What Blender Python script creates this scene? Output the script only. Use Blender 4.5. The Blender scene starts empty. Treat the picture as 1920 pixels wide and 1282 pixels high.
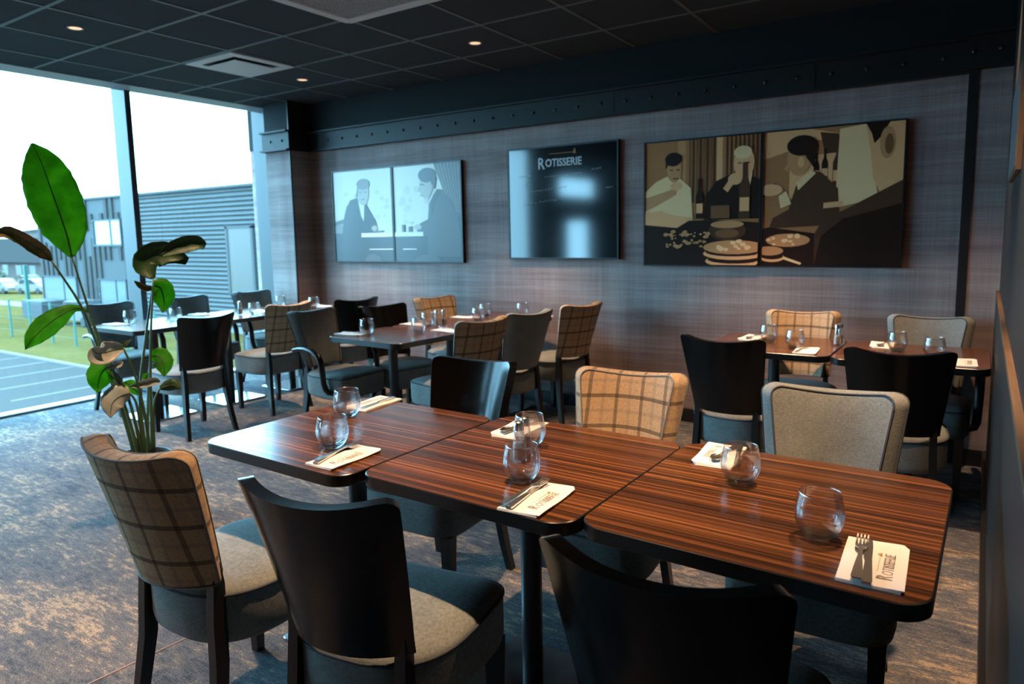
import bpy, bmesh, math, random
from mathutils import Vector, Matrix
random.seed(7)
PI = math.pi
SC = bpy.context.scene
COL = SC.collection

# ---------------------------------------------------------------- camera
cam_d = bpy.data.cameras.new('camera')
cam = bpy.data.objects.new('camera', cam_d)
COL.objects.link(cam)
YAW, PITCH, ROLL = math.radians(33.9835), math.radians(7.0981), math.radians(1.1447)
_f = Vector((-math.sin(YAW)*math.cos(PITCH), math.cos(YAW)*math.cos(PITCH), -math.sin(PITCH)))
_r = Vector((math.cos(YAW), math.sin(YAW), 0))
_d = _f.cross(_r)
_r2 = math.cos(ROLL)*_r + math.sin(ROLL)*_d
_d2 = -math.sin(ROLL)*_r + math.cos(ROLL)*_d
m = Matrix.Identity(4)
for i in range(3):
    m[i][0] = _r2[i]; m[i][1] = -_d2[i]; m[i][2] = -_f[i]
m[0][3], m[1][3], m[2][3] = 0.0, 0.0, 1.42
cam.matrix_world = m
cam_d.sensor_fit = 'HORIZONTAL'; cam_d.sensor_width = 36.0
cam_d.lens = 1314.07/1920*36
cam_d.shift_y = -41.0/1920
cam_d.clip_start = 0.03; cam_d.clip_end = 500
cam_d.dof.use_dof = True
cam_d.dof.focus_distance = 1.95
cam_d.dof.aperture_fstop = 4.0
SC.camera = cam

# ---------------------------------------------------------------- sky, exposure
SKY = (0.30, 0.705, 1.0); SKY_STRENGTH = 18.5
LAMP_POWER = 370.0; LAMP_COL = (1.0, 0.615, 0.35)
w = bpy.data.worlds.new('sky'); SC.world = w; w.use_nodes = True
bg = w.node_tree.nodes['Background']
bg.inputs['Color'].default_value = (*SKY, 1); bg.inputs['Strength'].default_value = SKY_STRENGTH
SC.view_settings.view_transform = 'Standard'; SC.view_settings.look = 'None'
SC.view_settings.exposure = 0.0; SC.view_settings.gamma = 1.0
SC.view_settings.use_curve_mapping = False
SC.cycles.use_denoising = True
SC.cycles.max_bounces = 14; SC.cycles.transmission_bounces = 12; SC.cycles.diffuse_bounces = 5; SC.cycles.glossy_bounces = 5
SC.cycles.transparent_max_bounces = 24; SC.cycles.caustics_reflective = False; SC.cycles.caustics_refractive = False
SC.cycles.sample_clamp_indirect = 6.0

# ---------------------------------------------------------------- materials
def new_mat(name):
    mt = bpy.data.materials.new(name); mt.use_nodes = True
    nt = mt.node_tree
    return mt, nt, nt.nodes['Principled BSDF']
def S(b, **k):
    for a, v in k.items():
        b.inputs[a.replace('_', ' ')].default_value = v
def simple(name, col, rough=0.5, metal=0.0, spec=0.5, coat=0.0, trans=0.0, bump=None):
    mt, nt, b = new_mat(name)
    S(b, Base_Color=(*col, 1), Roughness=rough, Metallic=metal)
    b.inputs['Specular IOR Level'].default_value = spec
    b.inputs['Coat Weight'].default_value = coat
    b.inputs['Coat Roughness'].default_value = 0.1
    if bump:
        n = noise(nt, bump[0], 3); bp = nt.nodes.new('ShaderNodeBump')
        bp.inputs['Strength'].default_value = bump[1]; bp.inputs['Distance'].default_value = bump[2]
        nt.links.new(n.outputs['Fac'], bp.inputs['Height']); nt.links.new(bp.outputs['Normal'], b.inputs['Normal'])
    return mt
def coords(nt, scale=(1, 1, 1), kind='Object', rot=(0, 0, 0), loc=(0, 0, 0)):
    tc = nt.nodes.new('ShaderNodeTexCoord'); mp = nt.nodes.new('ShaderNodeMapping')
    mp.inputs['Scale'].default_value = scale; mp.inputs['Rotation'].default_value = rot; mp.inputs['Location'].default_value = loc
    nt.links.new(tc.outputs[kind], mp.inputs['Vector'])
    return mp.outputs['Vector']
def noise(nt, scale, detail=4, rough=0.55, vec=None, anis=None, dist=0.0):
    n = nt.nodes.new('ShaderNodeTexNoise')
    n.inputs['Scale'].default_value = scale; n.inputs['Detail'].default_value = detail
    n.inputs['Roughness'].default_value = rough; n.inputs['Distortion'].default_value = dist
    if vec is None:
        vec = coords(nt, anis or (1, 1, 1))
    nt.links.new(vec, n.inputs['Vector'])
    return n
def ramp(nt, src, stops, interp='LINEAR'):
    r = nt.nodes.new('ShaderNodeValToRGB'); e = r.color_ramp; e.interpolation = interp
    while len(e.elements) < len(stops): e.elements.new(0.5)
    for el, (p, c) in zip(e.elements, stops):
        el.position = p; el.color = (*c, 1) if len(c) == 3 else c
    nt.links.new(src, r.inputs['Fac'])
    return r.outputs['Color']
def math_n(nt, op, a, b=None, c=None):
    n = nt.nodes.new('ShaderNodeMath'); n.operation = op
    for i, v in enumerate((a, b, c)):
        if v is None: continue
        if isinstance(v, (int, float)): n.inputs[i].default_value = v
        else: nt.links.new(v, n.inputs[i])
    return n.outputs[0]
def mix(nt, fac, a, b, mode='MIX'):
    n = nt.nodes.new('ShaderNodeMix'); n.data_type = 'RGBA'; n.blend_type = mode
    for sock, v in ((n.inputs[0], fac), (n.inputs[6], a), (n.inputs[7], b)):
        if isinstance(v, (int, float)): sock.default_value = v
        elif isinstance(v, tuple): sock.default_value = (*v, 1) if len(v) == 3 else v
        else: nt.links.new(v, sock)
    return n.outputs[2]
def bump(nt, b, h, strength, dist):
    bp = nt.nodes.new('ShaderNodeBump'); bp.inputs['Strength'].default_value = strength
    bp.inputs['Distance'].default_value = dist
    nt.links.new(h, bp.inputs['Height']); nt.links.new(bp.outputs['Normal'], b.inputs['Normal'])
def sepxyz(nt, vec):
    s = nt.nodes.new('ShaderNodeSeparateXYZ'); nt.links.new(vec, s.inputs[0]); return s.outputs
def weave(nt):
    a = noise(nt, 1, 2, 0.6, anis=(520, 90, 90)); c = noise(nt, 1, 2, 0.6, anis=(90, 90, 520))
    return math_n(nt, 'ADD', a.outputs['Fac'], c.outputs['Fac'])

M = {}
# carpet: slate blue with worn sandy patches, streaked along the room
mt, nt, b = new_mat('carpet')
v1 = coords(nt, (0.9, 1.9, 1)); big = noise(nt, 1.6, 6, 0.66, v1, dist=0.3)
v2 = coords(nt, (14, 46, 1)); fine = noise(nt, 1.0, 8, 0.78, v2)
v3 = coords(nt, (4.0, 10, 1)); mid = noise(nt, 1.0, 12, 0.8, v3, dist=0.5)
s1 = math_n(nt, 'MULTIPLY', big.outputs['Fac'], 0.60)
s2 = math_n(nt, 'MULTIPLY_ADD', mid.outputs['Fac'], 0.75, s1)
s3 = math_n(nt, 'MULTIPLY_ADD', fine.outputs['Fac'], 0.90, s2)
col = ramp(nt, math_n(nt, 'MULTIPLY', s3, 0.5), [(0.47, (0.050, 0.060, 0.078)), (0.52, (0.095, 0.104, 0.122)), (0.57, (0.135, 0.136, 0.145)), (0.592, (0.17, 0.155, 0.145)), (0.612, (0.32, 0.255, 0.195)), (0.66, (0.42, 0.32, 0.225))])
pile = noise(nt, 1, 3, 0.6, coords(nt, (110, 300, 1)))
col = mix(nt, 0.6, col, mix(nt, 1.0, col, ramp(nt, pile.outputs['Fac'], [(0.35, (0.2, 0.2, 0.2)), (0.65, (1.7, 1.7, 1.7))]), 'MULTIPLY'))
nt.links.new(col, b.inputs['Base Color']); S(b, Roughness=0.95)
b.inputs['Specular IOR Level'].default_value = 0.15
bump(nt, b, pile.outputs['Fac'], 0.6, 0.004)
M['carpet'] = mt

# wallpaper: mauve-grey woven cloth look
mt, nt, b = new_mat('wallpaper')
h1 = noise(nt, 1, 3, 0.6, coords(nt, (2.5, 2.5, 130))); v_1 = noise(nt, 1, 3, 0.6, coords(nt, (130, 130, 2.5)))
hb = noise(nt, 1, 2, 0.5, coords(nt, (0.35, 0.35, 4.6))); vb = noise(nt, 1, 2, 0.5, coords(nt, (9, 9, 0.25)))
hm = noise(nt, 1, 2, 0.5, coords(nt, (1.0, 1.0, 22)))
t = math_n(nt, 'MULTIPLY_ADD', hb.outputs['Fac'], 0.9, math_n(nt, 'MULTIPLY', vb.outputs['Fac'], 0.45))
t = math_n(nt, 'MULTIPLY_ADD', h1.outputs['Fac'], 0.6, t); t = math_n(nt, 'MULTIPLY_ADD', v_1.outputs['Fac'], 0.5, t)
t = math_n(nt, 'MULTIPLY_ADD', hm.outputs['Fac'], 0.55, t)
t = math_n(nt, 'MULTIPLY', t, 1/3.0)
col = ramp(nt, t, [(0.38, (0.170, 0.126, 0.122)), (0.50, (0.290, 0.222, 0.214)), (0.62, (0.42, 0.345, 0.325))])
nt.links.new(col, b.inputs['Base Color']); S(b, Roughness=0.75)
b.inputs['Specular IOR Level'].default_value = 0.25
bump(nt, b, math_n(nt, 'ADD', h1.outputs['Fac'], v_1.outputs['Fac']), 0.25, 0.002)
M['wallpaper'] = mt
M['wall_dark'] = simple('dark_wall_paint', (0.010, 0.012, 0.013), 0.8, spec=0.3, bump=(300, 0.1, 0.001))
M['panel'] = simple('navy_wall_panel', (0.010, 0.011, 0.012), 0.5, bump=(60, 0.05, 0.002))
M['front_wall'] = simple('charcoal_wall_paint', (0.05, 0.052, 0.058), 0.8)
M['ceiling'] = simple('ceiling_tile', (0.044, 0.053, 0.060), 0.85, spec=0.2, bump=(900, 0.3, 0.001))
M['ceiling_bar'] = simple('ceiling_bar', (0.13, 0.145, 0.15), 0.5)
# weathered steel beam
mt, nt, b = new_mat('steel_beam')
n1 = noise(nt, 2.0, 5, 0.6); n2 = noise(nt, 60, 3, 0.6)
col = ramp(nt, n1.outputs['Fac'], [(0.4, (0.011, 0.0115, 0.0115)), (0.60, (0.017, 0.015, 0.013)), (0.74, (0.040, 0.024, 0.014))])
nt.links.new(col, b.inputs['Base Color']); S(b, Roughness=0.5, Metallic=0.0); b.inputs['Specular IOR Level'].default_value = 0.3; bump(nt, b, n2.outputs['Fac'], 0.15, 0.002)
M['beam'] = mt
M['black_paint'] = simple('black_paint', (0.012, 0.012, 0.013), 0.38)
M['alu'] = simple('grey_aluminium', (0.042, 0.046, 0.049), 0.45, 0.2)
M['alu_light'] = simple('light_aluminium', (0.40, 0.42, 0.43), 0.4, 0.1)
M['sill'] = simple('white_sill', (0.80, 0.80, 0.80), 0.5)
M['white_metal'] = simple('white_metal', (0.72, 0.73, 0.73), 0.45)
M['dark_slot'] = simple('dark_slot', (0.015, 0.016, 0.018), 0.7)
M['led'] = None
# rail wood
mt, nt, b = new_mat('oak_ledge')
n = noise(nt, 1, 4, 0.6, coords(nt, (40, 3, 40)))
nt.links.new(ramp(nt, n.outputs['Fac'], [(0.3, (0.07, 0.042, 0.024)), (0.7, (0.15, 0.095, 0.055))]), b.inputs['Base Color']); S(b, Roughness=0.5)
M['oak'] = mt
# striped macassar table veneer
mt, nt, b = new_mat('macassar_veneer')
n1 = noise(nt, 1, 3, 0.62, coords(nt, (0.22, 74, 1))); n2 = noise(nt, 1, 3, 0.6, coords(nt, (0.6, 230, 1)))
n3 = noise(nt, 1, 2, 0.5, coords(nt, (0.3, 14, 1)))
t = math_n(nt, 'MULTIPLY_ADD', n2.outputs['Fac'], 0.45, math_n(nt, 'MULTIPLY', n1.outputs['Fac'], 0.75))
t = math_n(nt, 'MULTIPLY_ADD', n3.outputs['Fac'], 0.25, t); t = math_n(nt, 'MULTIPLY', t, 1/1.45)
col = ramp(nt, t, [(0.38, (0.016, 0.008, 0.005)), (0.46, (0.045, 0.018, 0.008)), (0.53, (0.100, 0.037, 0.014)), (0.59, (0.185, 0.070, 0.024)), (0.66, (0.31, 0.125, 0.045))])
nt.links.new(col, b.inputs['Base Color']); S(b, Roughness=0.22)
b.inputs['Specular IOR Level'].default_value = 0.5
M['veneer'] = mt
M['edge'] = simple('black_edge_band', (0.012, 0.011, 0.011), 0.3)
M['pole'] = simple('black_pole', (0.020, 0.021, 0.023), 0.42)
M['steel'] = simple('brushed_steel_plate', (0.55, 0.56, 0.57), 0.16, 1.0)
M['black_wood'] = simple('black_stained_wood', (0.0045, 0.004, 0.004), 0.2, spec=0.35, bump=(40, 0.04, 0.002))
M['leg_wood'] = simple('black_stained_leg', (0.012, 0.011, 0.010), 0.33)
# plain grey upholstery
def fabric(name, ca, cb, spec=0.15):
    mt, nt, b = new_mat(name)
    wv = weave(nt); big = noise(nt, 9, 3, 0.5)
    t = math_n(nt, 'MULTIPLY_ADD', big.outputs['Fac'], 0.25, math_n(nt, 'MULTIPLY', wv, 0.375))
    nt.links.new(ramp(nt, t, [(0.36, ca), (0.64, cb)]), b.inputs['Base Color']); S(b, Roughness=0.9)
    b.inputs['Specular IOR Level'].default_value = spec
    b.inputs['Sheen Weight'].default_value = 0.15
    bump(nt, b, wv, 0.35, 0.0015)
    return mt
M['grey_fabric'] = fabric('grey_woven_fabric', (0.135, 0.155, 0.155), (0.285, 0.31, 0.30))
M['piping_dark'] = simple('navy_piping', (0.045, 0.055, 0.075), 0.8)
M['piping_grey'] = simple('grey_piping', (0.20, 0.20, 0.20), 0.8)
# tan plaid: dark stripes every 98 mm, faint stripes half way
mt, nt, b = new_mat('tan_plaid_fabric')
xyz = sepxyz(nt, coords(nt))
def stripe(src, period, width, off):
    f = math_n(nt, 'FRACT', math_n(nt, 'DIVIDE', math_n(nt, 'ADD', src, off), period))
    d = math_n(nt, 'MULTIPLY', math_n(nt, 'ABSOLUTE', math_n(nt, 'SUBTRACT', f, 0.5)), period)
    r = math_n(nt, 'SUBTRACT', 1.0, math_n(nt, 'DIVIDE', math_n(nt, 'SUBTRACT', d, width/2), 0.0016))
    r.node.use_clamp = True
    return r
P = 0.098
vx = stripe(xyz[0], P, 0.011, 10.0); vz = stripe(xyz[2], P*1.12, 0.012, 10.0+0.012)
fx = stripe(xyz[0], P, 0.010, 10.0+P/2); fz = stripe(xyz[2], P*1.12, 0.010, 10.0+0.012+P*0.56)
wv = weave(nt)
base = ramp(nt, math_n(nt, 'MULTIPLY', wv, 0.5), [(0.36, (0.40, 0.27, 0.155)), (0.64, (0.60, 0.43, 0.27))])
c1 = mix(nt, math_n(nt, 'MULTIPLY', fx, 0.28), base, (0.20, 0.18, 0.17))
c1 = mix(nt, math_n(nt, 'MULTIPLY', fz, 0.28), c1, (0.20, 0.18, 0.17))
c1 = mix(nt, math_n(nt, 'MULTIPLY', vx, 0.60), c1, (0.055, 0.047, 0.045))
c1 = mix(nt, math_n(nt, 'MULTIPLY', vz, 0.70), c1, (0.055, 0.047, 0.045))
nt.links.new(c1, b.inputs['Base Color']); S(b, Roughness=0.9)
b.inputs['Specular IOR Level'].default_value = 0.15; bump(nt, b, wv, 0.35, 0.0015)
M['plaid'] = mt
M['paper'] = simple('napkin_paper', (0.88, 0.86, 0.83), 0.8, bump=(220, 0.2, 0.001))
M['ink'] = simple('brown_ink', (0.30, 0.27, 0.24), 0.8)
M['ink_gold'] = simple('ochre_ink', (0.45, 0.30, 0.12), 0.8)
M['chrome'] = simple('polished_cutlery_steel', (0.76, 0.75, 0.73), 0.25, 1.0)
M['glossblack'] = simple('glossy_black_glass', (0.005, 0.006, 0.007), 0.085, spec=0.8)
M['frame_black'] = simple('black_frame', (0.010, 0.010, 0.011), 0.35)
M['chalk'] = simple('white_marker', (0.62, 0.66, 0.68), 0.8)
M['logo_white'] = simple('white_logo_print', (0.60, 0.62, 0.63), 0.6)
M['logo_orange'] = simple('orange_logo_print', (0.42, 0.18, 0.04), 0.6)
def thin_glass(name, tint, base_gloss, power):
    mt = bpy.data.materials.new(name); mt.use_nodes = True; nt = mt.node_tree; nt.nodes.clear()
    out = nt.nodes.new('ShaderNodeOutputMaterial'); tr = nt.nodes.new('ShaderNodeBsdfTransparent'); gl = nt.nodes.new('ShaderNodeBsdfGlossy')
    lw = nt.nodes.new('ShaderNodeFresnel'); lw.inputs['IOR'].default_value = power
    tr.inputs['Color'].default_value = (*tint, 1); gl.inputs['Roughness'].default_value = 0.02
    mx = nt.nodes.new('ShaderNodeMixShader')
    f = math_n(nt, 'MINIMUM', math_n(nt, 'MAXIMUM', lw.outputs[0], base_gloss), 0.34)
    nt.links.new(f, mx.inputs[0]); nt.links.new(tr.outputs[0], mx.inputs[1]); nt.links.new(gl.outputs[0], mx.inputs[2])
    nt.links.new(mx.outputs[0], out.inputs[0])
    return mt
M['pane'] = thin_glass('window_glass', (0.97, 0.985, 0.98), 0.03, 1.4)
def real_glass(name, share):
    mt = bpy.data.materials.new(name); mt.use_nodes = True; nt = mt.node_tree; nt.nodes.clear()
    out = nt.nodes.new('ShaderNodeOutputMaterial'); tr = nt.nodes.new('ShaderNodeBsdfTransparent'); gl = nt.nodes.new('ShaderNodeBsdfGlass'); gs = nt.nodes.new('ShaderNodeBsdfGlossy')
    tr.inputs['Color'].default_value = (0.985, 0.985, 0.985, 1); gl.inputs['IOR'].default_value = 1.45; gl.inputs['Roughness'].default_value = 0.0
    gs.inputs['Roughness'].default_value = 0.03
    fr = nt.nodes.new('ShaderNodeFresnel'); fr.inputs['IOR'].default_value = 1.35
    mx = nt.nodes.new('ShaderNodeMixShader'); mx.inputs[0].default_value = share
    nt.links.new(tr.outputs[0], mx.inputs[1]); nt.links.new(gl.outputs[0], mx.inputs[2])
    m2 = nt.nodes.new('ShaderNodeMixShader'); nt.links.new(math_n(nt, 'MINIMUM', math_n(nt, 'MAXIMUM', fr.outputs[0], 0.03), 0.40), m2.inputs[0])
    nt.links.new(mx.outputs[0], m2.inputs[1]); nt.links.new(gs.outputs[0], m2.inputs[2]); nt.links.new(m2.outputs[0], out.inputs[0])
    return mt
M['tumbler'] = real_glass('tumbler_glass', 0.15)
M['tumbler_base'] = real_glass('tumbler_base_glass', 0.65)
M['rim'] = thin_glass('glass_rim', (0.9, 0.9, 0.9), 0.30, 1.5)
M['rim'].node_tree.nodes['Glossy BSDF'].inputs['Roughness'].default_value = 0.25
M['shaker_glass'] = thin_glass('shaker_glass', (0.95, 0.95, 0.95), 0.09, 1.45)
M['salt'] = simple('salt_grains', (0.75, 0.70, 0.64), 0.9)
M['pepper'] = simple('pepper_grains', (0.36, 0.26, 0.18), 0.9)
# leaves
def leafmat(name, ca, cb, trans=0.35, tint=(2.2, 2.4, 1.2), rough=0.38):
    mt, nt, b = new_mat(name)
    n = noise(nt, 14, 4, 0.6)
    col = ramp(nt, n.outputs['Fac'], [(0.35, ca), (0.68, cb)])
    nt.links.new(col, b.inputs['Base Color']); S(b, Roughness=rough)
    tl = nt.nodes.new('ShaderNodeBsdfTranslucent'); nt.links.new(mix(nt, 1.0, col, tint, 'MULTIPLY'), tl.inputs['Color'])
    mx = nt.nodes.new('ShaderNodeMixShader'); mx.inputs[0].default_value = trans
    out = [x for x in nt.nodes if x.type == 'OUTPUT_MATERIAL'][0]
    nt.links.new(b.outputs[0], mx.inputs[1]); nt.links.new(tl.outputs[0], mx.inputs[2]); nt.links.new(mx.outputs[0], out.inputs[0])
    return mt
M['leaf_g'] = leafmat('green_leaf', (0.055, 0.125, 0.022), (0.095, 0.19, 0.035), 0.7)
M['leaf_g2'] = leafmat('dark_green_leaf', (0.010, 0.042, 0.014), (0.024, 0.085, 0.022), 0.25, rough=0.5)
M['leaf_d'] = leafmat('browning_leaf', (0.045, 0.08, 0.03), (0.26, 0.15, 0.07), 0.3, (1.6, 1.5, 0.9))
M['leaf_p'] = leafmat('dried_pale_leaf', (0.30, 0.36, 0.37), (0.46, 0.42, 0.34), 0.2, (1.2, 1.1, 0.9))
M['stem'] = simple('plant_stem', (0.05, 0.10, 0.03), 0.45)
M['vein'] = simple('leaf_vein', (0.025, 0.05, 0.02), 0.5)
M['pot'] = simple('anthracite_pot', (0.035, 0.036, 0.038), 0.55)
M['soil'] = simple('potting_soil', (0.03, 0.022, 0.015), 0.95, bump=(90, 0.8, 0.01))
# outdoors
M['asphalt'] = simple('asphalt', (0.034, 0.027, 0.024), 0.9, spec=0.15, bump=(30, 0.3, 0.01))
M['paint_white'] = simple('road_paint', (0.13, 0.11, 0.105), 0.8, spec=0.1)
mt, nt, b = new_mat('lawn'); n = noise(nt, 0.5, 6, 0.65); n2 = noise(nt, 7, 3, 0.6)
nt.links.new(ramp(nt, math_n(nt, 'MULTIPLY_ADD', n2.outputs['Fac'], 0.4, math_n(nt, 'MULTIPLY', n.outputs['Fac'], 0.6)), [(0.38, (0.068, 0.052, 0.024)), (0.52, (0.092, 0.066, 0.020)), (0.66, (0.115, 0.072, 0.034))]), b.inputs['Base Color']); S(b, Roughness=0.95); b.inputs['Specular IOR Level'].default_value = 0.0
M['lawn'] = mt
M['clad'] = simple('blue_grey_cladding', (0.027, 0.029, 0.031), 0.7)
M['slat'] = simple('weathered_slat', (0.017, 0.0145, 0.0135), 0.8)
M['corr'] = simple('corrugated_steel', (0.030, 0.032, 0.033), 0.6)
M['win_ext'] = simple('exterior_window_glass', (0.12, 0.14, 0.15), 0.08, spec=1.0)
M['frost'] = simple('frosted_panel', (0.055, 0.043, 0.036), 0.45)
M['plinth'] = simple('concrete_plinth', (0.12, 0.105, 0.10), 0.8)
M['roof'] = simple('slate_roof', (0.030, 0.028, 0.027), 0.9, spec=0.0)
M['render'] = simple('white_render', (0.085, 0.070, 0.065), 0.9, spec=0.0)
M['car_white'] = simple('white_car_paint', (0.13, 0.11, 0.105), 0.25)
M['car_glass'] = simple('car_glass', (0.03, 0.035, 0.04), 0.1)
M['tyre'] = simple('tyre_rubber', (0.02, 0.02, 0.02), 0.8)
M['fence'] = simple('green_fence_post', (0.015, 0.075, 0.06), 0.5)
M['bush'] = simple('bush_leaves', (0.034, 0.034, 0.018), 0.9)
M['path'] = simple('pale_path', (0.10, 0.085, 0.08), 0.9)

# ---------------------------------------------------------------- helpers
def link(o, parent=None):
    COL.objects.link(o)
    if parent is not None: o.parent = parent
    return o
def obj(name, bm, mats, parent=None, smooth=False, kind=None):
    bmesh.ops.recalc_face_normals(bm, faces=bm.faces)
    me = bpy.data.meshes.new(name); bm.to_mesh(me); bm.free()
    if not isinstance(mats, (list, tuple)): mats = [mats]
    for k in mats: me.materials.append(k)
    if smooth:
        for p in me.polygons: p.use_smooth = True
        if smooth != True:
            try: me.set_sharp_from_angle(angle=math.radians(smooth))
            except Exception: pass
    o = bpy.data.objects.new(name, me); link(o, parent)
    if kind: o['kind'] = kind
    return o
def empty(name, loc=(0, 0, 0), rz=0.0):
    o = bpy.data.objects.new(name, None); o.empty_display_size = 0.1
    o.location = loc; o.rotation_euler = (0, 0, rz); return link(o)
def tag(o, label, cat, group=None, kind=None):
    o['label'] = label; o['category'] = cat
    if group: o['group'] = group
    if kind: o['kind'] = kind
    return o
def copy_tree(o, parent=None):
    c = o.copy(); COL.objects.link(c)
    c.parent = parent
    for ch in list(o.children): copy_tree(ch, c)
    return c
def bx(bm, x0, x1, y0, y1, z0, z1, mi=0, sh=None):
    vs = [bm.verts.new((x, y, z)) for x in (x0, x1) for y in (y0, y1) for z in (z0, z1)]
    if sh: 
        for v in vs: v.co = Vector(sh(*v.co))
    for q in ((0, 1, 3, 2), (4, 6, 7, 5), (0, 4, 5, 1), (2, 3, 7, 6), (0, 2, 6, 4), (1, 5, 7, 3)):
        f = bm.faces.new([vs[i] for i in q]); f.material_index = mi
    return vs
def bevel_all(bm, w, seg=2, angle=30):
    es = [e for e in bm.edges if len(e.link_faces) == 2 and e.calc_face_angle(0) > math.radians(angle)]
    if es: bmesh.ops.bevel(bm, geom=es, offset=w, segments=seg, affect='EDGES', profile=0.5, clamp_overlap=True)
def box_bm(*a, bev=0.0, seg=2):
    bm = bmesh.new(); bx(bm, *a)
    if bev: bevel_all(bm, bev, seg)
    return bm
def tube(bm, pts, rad, seg=8, closed=False, flat=(1, 1), cap=True, mi=0):
    pts = [Vector(p) for p in pts]; n = len(pts)
    if not hasattr(rad, '__len__'): rad = [rad]*n
    rings = []; up = Vector((0, 0, 1)); prev = None
    for i, p in enumerate(pts):
        if closed: t = pts[(i+1) % n]-pts[i-1]
        else: t = pts[min(i+1, n-1)]-pts[max(i-1, 0)]
        if t.length < 1e-9: t = Vector((0, 0, 1))
        t.normalize()
        if prev is None:
            a = up if abs(t.dot(up)) < 0.9 else Vector((0, 1, 0))
            nrm = (a-t*a.dot(t)).normalized()
        else: nrm = (prev-t*prev.dot(t)).normalized()
        prev = nrm; bn = t.cross(nrm)
        rings.append([bm.verts.new(p+rad[i]*(math.cos(2*PI*k/seg)*nrm*flat[0]+math.sin(2*PI*k/seg)*bn*flat[1])) for k in range(seg)])
    rng = range(n if closed else n-1)
    for i in rng:
        A, B = rings[i], rings[(i+1) % n]
        for k in range(seg):
            f = bm.faces.new((A[k], A[(k+1) % seg], B[(k+1) % seg], B[k])); f.material_index = mi
    if cap and not closed:
        for r in (rings[0][::-1], rings[-1]):
            try: bm.faces.new(r).material_index = mi
            except ValueError: pass
def lathe(bm, prof, seg=24, cx=0, cy=0, cz=0, mi=0, cap0=False, cap1=False):
    rings = []
    for r, z in prof:
        if r < 1e-6: rings.append([bm.verts.new((cx, cy, cz+z))])
        else: rings.append([bm.verts.new((cx+r*math.cos(2*PI*k/seg), cy+r*math.sin(2*PI*k/seg), cz+z)) for k in range(seg)])
    for A, B in zip(rings, rings[1:]):
        for k in range(seg):
            k2 = (k+1) % seg
            if len(A) == 1 and len(B) == 1: continue
            if len(A) == 1: f = (A[0], B[k2], B[k])
            elif len(B) == 1: f = (A[k], A[k2], B[0])
            else: f = (A[k], A[k2], B[k2], B[k])
            bm.faces.new(f).material_index = mi
    if cap0 and len(rings[0]) > 1: bm.faces.new(rings[0][::-1]).material_index = mi
    if cap1 and len(rings[-1]) > 1: bm.faces.new(rings[-1]).material_index = mi
def loft(bm, loops, mi=0, cap0=True, cap1=True, closed=True):
    rs = [[bm.verts.new(p) for p in lp] for lp in loops]
    n = len(rs[0])
    for A, B in zip(rs, rs[1:]):
        for k in range(n if closed else n-1):
            bm.faces.new((A[k], A[(k+1) % n], B[(k+1) % n], B[k])).material_index = mi
    if cap0: bm.faces.new(rs[0][::-1]).material_index = mi
    if cap1: bm.faces.new(rs[-1]).material_index = mi
    return rs
def rrect(hx, hy, r, n=6):
    pts = []
    for cx, cy, a0 in ((hx-r, hy-r, 0), (-hx+r, hy-r, PI/2), (-hx+r, -hy+r, PI), (hx-r, -hy+r, 1.5*PI)):
        for i in range(n+1):
            a = a0+PI/2*i/n; pts.append((cx+r*math.cos(a), cy+r*math.sin(a)))
    return pts
def text_obj(name, body, size, mat, parent, loc, rot, align='CENTER', ext=0.0004, sx=1.0, bold=0.0):
    cu = bpy.data.curves.new(name, 'FONT'); cu.body = body; cu.size = size; cu.extrude = ext
    cu.offset = bold; cu.align_x = align; cu.resolution_u = 3
    tmp = bpy.data.objects.new('tmp', cu); COL.objects.link(tmp)
    dg = bpy.context.evaluated_depsgraph_get(); me = bpy.data.meshes.new_from_object(tmp.evaluated_get(dg))
    bpy.data.objects.remove(tmp); bpy.data.curves.remove(cu)
    me.materials.clear(); me.materials.append(mat); me.name = name
    o = bpy.data.objects.new(name, me); link(o, parent); o.location = loc; o.rotation_euler = rot; o.scale = (sx, 1, 1)
    return o
# ---------------------------------------------------------------- room shell
CZ = 2.75            # ceiling height
YB = 4.94            # back wall
def gx(y): return -0.045*(y-2.3)          # the glazed wall runs slightly off square
# floor
obj('floor', box_bm(-6.75, 2.6, -7.6, 5.1, -0.12, 0.0), M['carpet'], kind='structure')
bm = bmesh.new(); bx(bm, -0.004, 0.004, -0.75, 0.30, 0.0, 0.0015)
o = obj('trim_1', bm, simple('copper_floor_strip', (0.20, 0.085, 0.03), 0.6, 0.0), kind='structure'); o.location = (-2.32, 1.13, 0.0); o.rotation_euler = (0, 0, -0.08)
# ceiling slab with T-bars
cb = bmesh.new()
y0, y1 = -7.6, 5.0
loft(cb, [[(-6.14+gx(y0), y0, z), (2.6, y0, z), (2.6, y1, z), (-6.14+gx(y1), y1, z)] for z in (CZ, CZ+0.3)])
obj('ceiling', cb, M['ceiling'], kind='structure')
bm = bmesh.new()
k = 0
for i in range(-16, 6):
    yy = 2.005+0.6*i
    if -7.4 < yy < YB: bx(bm, -6.14+gx(yy), 2.5, yy-0.012, yy+0.012, CZ-0.004, CZ+0.002)
for i in range(-4, 12):
    xx = -3.915-0.6*i
    lo = -7.4
    if xx < -6.1 or xx > 2.5: continue
    bx(bm, xx-0.012, xx+0.012, lo, YB, CZ-0.0035, CZ+0.002, sh=lambda x, y, z: (x-0.028*(y-2.0), y, z))
obj('trim_2', bm, M['ceiling_bar'], kind='structure')
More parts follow.
